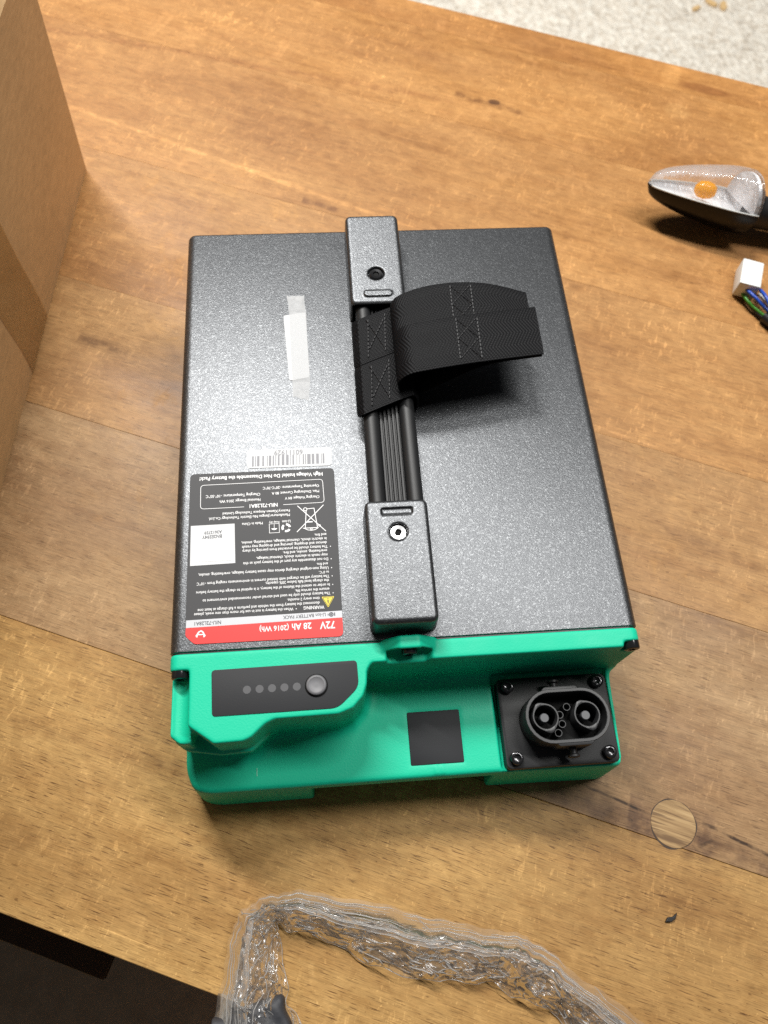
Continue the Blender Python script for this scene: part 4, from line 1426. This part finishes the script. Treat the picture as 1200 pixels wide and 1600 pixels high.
# rim where lens meets housing
bm = bmesh.new()
rim = []
for i in range(1, 27):
    s = i / 26
    rim.append((T0 - Vector((T0.x, T0.y, 0))) + a_ * (s * SL + 0.010 * s * s * -0.9) + sd * prof_r(s) * 1.0)
rim2 = []
for i in range(1, 27):
    s = i / 26
    rim2.append((T0 - Vector((T0.x, T0.y, 0))) + a_ * (s * SL + 0.010 * s * s * 0.9) - sd * prof_r(s) * 1.0)
add_tube(bm, rim[::-1] + rim2, 0.0007, 6)
bm_obj('lens_rim', bm, M_NYLON, sg, 60)
bm = bmesh.new()
c = (T0 - Vector((T0.x, T0.y, 0))) + a_ * (SL * 0.53)
add_lathe(bm, [(0.0040, 0), (0.0060, 0.003), (0.0070, 0.008), (0.0060, 0.0135), (0.0030, 0.0165), (0.0004, 0.0172)], 20,
          Matrix.Translation(c + a_ * 0.012 + upv * 0.0035) @ a_.to_track_quat('Z', 'Y').to_matrix().to_4x4() @ Matrix.Rotation(math.pi, 4, 'X'))
bm_obj('bulb', bm, M_AMBER, sg, 60)
bm = bmesh.new()
e0 = (T1 - Vector((T0.x, T0.y, 0)))
add_tube(bm, [e0 + a_ * 0.005 - upv * 0.002, e0 + a_ * 0.007 - upv * 0.003, e0 + a_ * 0.014 - upv * 0.005, e0 + a_ * 0.05 - upv * 0.005, e0 + a_ * 0.09 - upv * 0.005], 0.013, 20,
         radii=[0.016, 0.0155, 0.0130, 0.0125, 0.0125])
bm_obj('stem', bm, M_RUBBER, sg, 50)

# ------------------------------------------------------------------ wire plug at the right
wp = empty('wire_plug', (0.434, 0.303, 0))
tag(wp, 'white plastic wire plug with blue, brown and green wires below the turn signal', 'plug')
rotp = Matrix.Rotation(math.radians(-22), 4, 'Z')
bm = bmesh.new()
add_box(bm, (-0.0085, -0.013, 0.001), (0.0085, 0.014, 0.0165), 0.0012, 2, rotp)
bm_obj('plug_housing', bm, M_NYLON, wp, 35)
for pts, m, nm in (
    ([(-0.005, -0.011, 0.010), (-0.002, -0.020, 0.012), (0.003, -0.026, 0.010), (0.012, -0.038, 0.008), (0.03, -0.062, 0.006)], M_BLUE, 'wire'),
    ([(0.005, -0.014, 0.012), (0.0045, -0.024, 0.016), (0.008, -0.036, 0.014), (0.018, -0.052, 0.010), (0.036, -0.072, 0.007)], M_BLUE, 'wire'),
    ([(0.002, -0.013, 0.007), (0.006, -0.026, 0.010), (0.014, -0.038, 0.009), (0.034, -0.060, 0.006)], M_BROWN, 'wire'),
    ([(-0.006, -0.010, 0.005), (-0.004, -0.020, 0.006), (0.003, -0.030, 0.005), (0.020, -0.052, 0.005)], M_GREENW, 'wire'),
    ([(0.007, -0.013, 0.006), (0.012, -0.026, 0.009), (0.022, -0.040, 0.008), (0.042, -0.064, 0.006)], M_WHITEW, 'wire'),
    ([(-0.004, -0.011, 0.0035), (-0.001, -0.024, 0.0035), (0.010, -0.042, 0.0035), (0.030, -0.070, 0.0035)], M_BLACK, 'wire')):
    bm = bmesh.new()
    add_tube(bm, smooth_path(pts, 6), 0.0014, 8)
    bm_obj(nm, bm, m, wp, 60)
bm = bmesh.new()
add_tube(bm, smooth_path([(0.006, -0.034, 0.0045), (0.018, -0.052, 0.005), (0.036, -0.075, 0.005), (0.07, -0.11, 0.005)], 6), 0.0045, 12)
bm_obj('cable_sleeve', bm, M_BLACK, wp, 60)

# ------------------------------------------------------------------ crumpled plastic film at the bottom
def tri_noise(P, seeds, dim=3):
    out = np.zeros(len(P))
    for d, per, ph, amp in seeds:
        out += amp * (np.abs(((P @ d) / per + ph) % 1.0 - 0.5) * 2 - 0.5)
    return out
def make_seeds(n, pmin, pmax, amp):
    s = []
    for _ in range(n):
        d = rng.normal(size=3); d /= np.linalg.norm(d)
        per = rng.uniform(pmin, pmax)
        s.append((d, per, rng.uniform(), amp * per / pmax))
    return s
bag = empty('plastic_bag', (0.12, -0.16, 0))
tag(bag, 'crumpled clear plastic bag lying along the near edge of the workbench', 'plastic bag')
outer_p = [(0.002, -0.235), (0.0105, -0.190), (0.0165, -0.152), (0.0235, -0.131), (0.030, -0.1235), (0.043, -0.1172), (0.063, -0.1180), (0.105, -0.1285), (0.139, -0.1368), (0.173, -0.1460), (0.1895, -0.1535), (0.211, -0.1695), (0.241, -0.193), (0.275, -0.222)]
inner_p = [(0.052, -0.240), (0.0565, -0.190), (0.0520, -0.165), (0.0475, -0.148), (0.0455, -0.1345), (0.0500, -0.1335), (0.0625, -0.1400), (0.102, -0.1560), (0.136, -0.1660), (0.160, -0.1690), (0.177, -0.1730), (0.190, -0.1830), (0.206, -0.204), (0.235, -0.240)]
OP = smooth_path([(x, y, 0) for x, y in outer_p], 18)
IP = smooth_path([(x, y, 0) for x, y in inner_p], 18)
for i_, (o_, q_) in enumerate(zip(OP, IP)):
    d_ = (o_ - q_).normalized()
    o_ += d_ * (0.0009 * math.sin(i_ * 0.11 + 1) + 0.0006 * math.sin(i_ * 0.31) + 0.0004 * math.sin(i_ * 0.83 + 2))
    q_ -= d_ * (0.0030 * max(0, math.sin(i_ * 0.11)) + 0.0008 * math.sin(i_ * 0.33 + 1))
def film_sheet(name, w0, w1, nw, z_prof, amp, seed_n, jitter, creases=0, lift=0.0, fine=1.0, mat=None):
    big = make_seeds(5, 0.024, 0.055, amp)
    mid = make_seeds(6, 0.008, 0.017, amp * 0.45)
    sml = make_seeds(8, 0.0022, 0.0045, amp * 0.20 * fine)
    V = []
    n = len(OP)
    for i in range(n):
        o, q = np.array(OP[i]), np.array(IP[i])
        for j in range(nw + 1):
            w = w0 + (w1 - w0) * j / nw
            p = o * (1 - w) + q * w
            p[2] = z_prof(w) + lift
            V.append(p)
    V = np.array(V)
    B = V + rng.normal(size=V.shape) * 0
    dz = tri_noise(B, big) + tri_noise(B, mid) + tri_noise(B, sml)
    dx = tri_noise(B + 0.37, big) + tri_noise(B + 0.21, mid)
    dy = tri_noise(B + 0.91, big) + tri_noise(B + 0.63, mid)
    V2 = V.copy()
    V2[:, 2] = np.maximum(0.0012 + lift * 0.3, V[:, 2] + dz)
    V2[:, 0] += dx * jitter
    V2[:, 1] += dy * jitter
    V2 -= np.array([0.12, -0.16, 0])
    F = []
    for i in range(n - 1):
        for j in range(nw):
            a = i * (nw + 1) + j
            F.append((a, a + nw + 1, a + nw + 2, a + 1))
    if creases:
        # sharp white fold lines wandering over the crumpled sheet
        b = bmesh.new()
        G = V2.reshape(n, nw + 1, 3)
        for _ in range(creases):
            i0, j0 = rng.integers(2, n - 12), rng.integers(1, nw)
            di, dj = rng.choice([-1, 0, 1, 1, 2]), rng.choice([-1, 1, 1, 2])
            pts = []
            for st in range(int(rng.integers(3, 8))):
                if not (0 <= i0 < n and 0 <= j0 <= nw): break
                pts.append(Vector(G[i0, j0]) + Vector((0, 0, 0.0003)))
                i0 += int(di); j0 += int(dj)
                if rng.uniform() < 0.35: di = rng.choice([-1, 0, 1, 2])
            if len(pts) >= 3:
                m_ = len(pts)
                r0 = rng.uniform(0.00015, 0.00042)
                add_tube(b, pts, r0, 5, radii=[r0 * (0.3 + 0.7 * math.sin(math.pi * (q + 0.5) / m_)) for q in range(m_)])
        # the free edge of the sheet
        add_tube(b, [Vector(G[q, nw]) for q in range(n)], 0.00022, 5)
        o_ = bm_obj('fold_lines', b, M_FOLD, bag, 80)
        o_['kind'] = 'stuff'
    return mesh_obj(name, V2, F, mat or M_FILM, bag, 28)
def zp(w):
    return 0.003 + 0.020 * math.sin(math.pi * min(1.0, max(0, w * 1.15 + 0.03))) ** 0.8
film_sheet('film_layer', 0.0, 0.44, 26, lambda w: 0.002 + 0.019 * math.sin(min(1, w / 0.42 + 0.03) * math.pi * 0.5), 0.0010, 0, 0.30, creases=26, fine=0.3, mat=M_FILMOUT)
film_sheet('film_layer', 0.30, 1.0, 40, lambda w: 0.020 * (1 - (w - 0.30) / 0.70) ** 0.8 + 0.003, 0.0056, 0, 0.42, creases=230, fine=0.7)
film_sheet('film_layer', 0.26, 0.90, 36, lambda w: 0.014 * (1 - (w - 0.26) / 0.70 if w > .26 else 1.0) ** 0.9 + 0.0015, 0.0042, 0, 0.34, creases=110, fine=0.6)
# long broken folds running along the gathered outer band
bm = bmesh.new()
for k in range(42):
    w = rng.uniform(0.05, 0.40)
    i0 = int(rng.integers(0, len(OP) - 30)); ln = int(rng.integers(14, 62))
    drift = rng.uniform(-0.0022, 0.0022); ph = rng.uniform(0, 6.3)
    pts = []
    for i in range(i0, min(len(OP), i0 + ln), 2):
        ww = min(0.43, max(0.03, w + drift * (i - i0) + 0.012 * math.sin(i * 0.19 + ph)))
        p = OP[i].lerp(IP[i], ww)
        pts.append((p.x - 0.12, p.y + 0.16, 0.0034 + 0.0192 * math.sin(min(1, max(0.02, ww) / 0.42) * math.pi * 0.5)))
    m_ = len(pts)
    r0 = rng.uniform(0.00014, 0.00030)
    add_tube(bm, pts, r0, 5, radii=[r0 * (0.25 + 0.75 * math.sin(math.pi * (q + 0.5) / m_)) for q in range(m_)])
o = bm_obj('gathered_folds', bm, M_FOLD, bag, 80)
o['kind'] = 'stuff'
# the dark packed piece inside the bag
fp = empty('foam_pad', (0.038, -0.205, 0.0))
tag(fp, 'dark grey foam pad inside the plastic bag at the bottom edge', 'foam pad')
ax, (X, Y, Z) = grid((-26, -60, -1), (30, 42, 18), 1.0)
V = f_box(X * 0.97 + Y * 0.24, Y * 0.97 - X * 0.24, Z, (-21, -55, 0), (21, 36, 13), 4)
V = V + 0.8 * np.sin(X * 0.55 + Y * 0.2) * np.sin(Y * 0.43) * (Z > 3)
pad = field_obj('foam_pad_body', blur(V, 1), ax, M_POUCH, fp)

# ------------------------------------------------------------------ dark corner at the lower left
bm = bmesh.new()
add_box(bm, (-1.6, -1.8, -0.7495), (0.55, -0.02, -0.738), 0.003, 1)
tag(bm_obj('floor_mat', bm, M_MAT), 'dark brown floor mat below the near edge of the workbench', 'mat')
sc_ = empty('storage_carton', (-0.30, 0.10, -0.738), math.radians(-22.4))
tag(sc_, 'cardboard carton under the bench, darkened by painted shade, with its flap sticking out past the near edge', 'box')
cw, cd, ch = 0.30, 0.09, 0.630
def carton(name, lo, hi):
    b = bmesh.new(); add_box(b, lo, hi, 0.0008, 1); return bm_obj(name, b, M_KRAFTSHADE, sc_)
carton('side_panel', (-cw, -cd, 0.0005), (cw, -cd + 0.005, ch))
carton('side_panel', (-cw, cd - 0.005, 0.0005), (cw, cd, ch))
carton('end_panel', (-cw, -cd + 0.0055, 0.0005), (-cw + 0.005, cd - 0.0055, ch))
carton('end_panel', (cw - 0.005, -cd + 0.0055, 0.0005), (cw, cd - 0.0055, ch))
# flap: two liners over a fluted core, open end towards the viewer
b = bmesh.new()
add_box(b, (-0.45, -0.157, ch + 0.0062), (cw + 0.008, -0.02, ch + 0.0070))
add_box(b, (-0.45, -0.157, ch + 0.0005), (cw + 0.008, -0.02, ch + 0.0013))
bm_obj('flap', b, M_KRAFTSHADE, sc_)
V, F = [], []
nf = 240
for i in range(nf + 1):
    x = -0.45 + (cw + 0.007 + 0.45) * i / nf
    z = ch + 0.00375 + 0.0023 * math.sin(i * math.pi / 2.0 + 0.6)
    V += [(x, -0.1582, z), (x, -0.03, z)]
for i in range(nf):
    F.append((2 * i, 2 * i + 1, 2 * i + 3, 2 * i + 2))
mesh_obj('flute', V, F, M_KRAFT, sc_, 180)

# ------------------------------------------------------------------ small things
chip_spec = [(1.090, 1.845, 0.5, 'single flat pale wood chip lying leftmost on the white floor'),
             (1.135, 1.868, 2.1, 'pale wood chip between two others on the white floor at the top edge'),
             (1.165, 1.855, 1.2, 'largest pale wood chip, rightmost on the white floor by the top edge')]
for x, y, r, lab in chip_spec:
    bm = bmesh.new()
    s = 0.014 if x < 1.1 else 0.019
    poly = [(-s, -s * 0.35), (-s * 0.2, -s * 0.55), (s, -s * 0.2), (s * 0.8, s * 0.4), (-s * 0.1, s * 0.5), (-s * 0.9, s * 0.25)]
    add_prism(bm, poly, 0, 0.005, 0.001, Matrix.Rotation(r, 4, 'Z'))
    o = bm_obj('wood_chip', bm, M_CHIP)
    o.location = (x, y, -0.749)
    tag(o, lab, 'wood chip', 'wood chips on the floor')
cpos = Vector((0.3038, -0.0347, 0)); cpos.rotate(Matrix.Rotation(BENCH, 3, 'Z'))
bm = bmesh.new()
add_prism(bm, [(-0.0042, -0.0006), (-0.001, -0.0018), (0.002, -0.0011), (0.0042, 0.0014), (0.0012, 0.0004), (-0.002, 0.0010)], 0, 0.0012, 0.0004, Matrix.Rotation(0.25, 4, 'Z'))
o = bm_obj('dark_crumb', bm, M_CHAR)
o.location = (cpos.x, cpos.y, 0.0004)
tag(o, 'tiny black crumb on the bench between the round plug and the plastic bag', 'crumb')
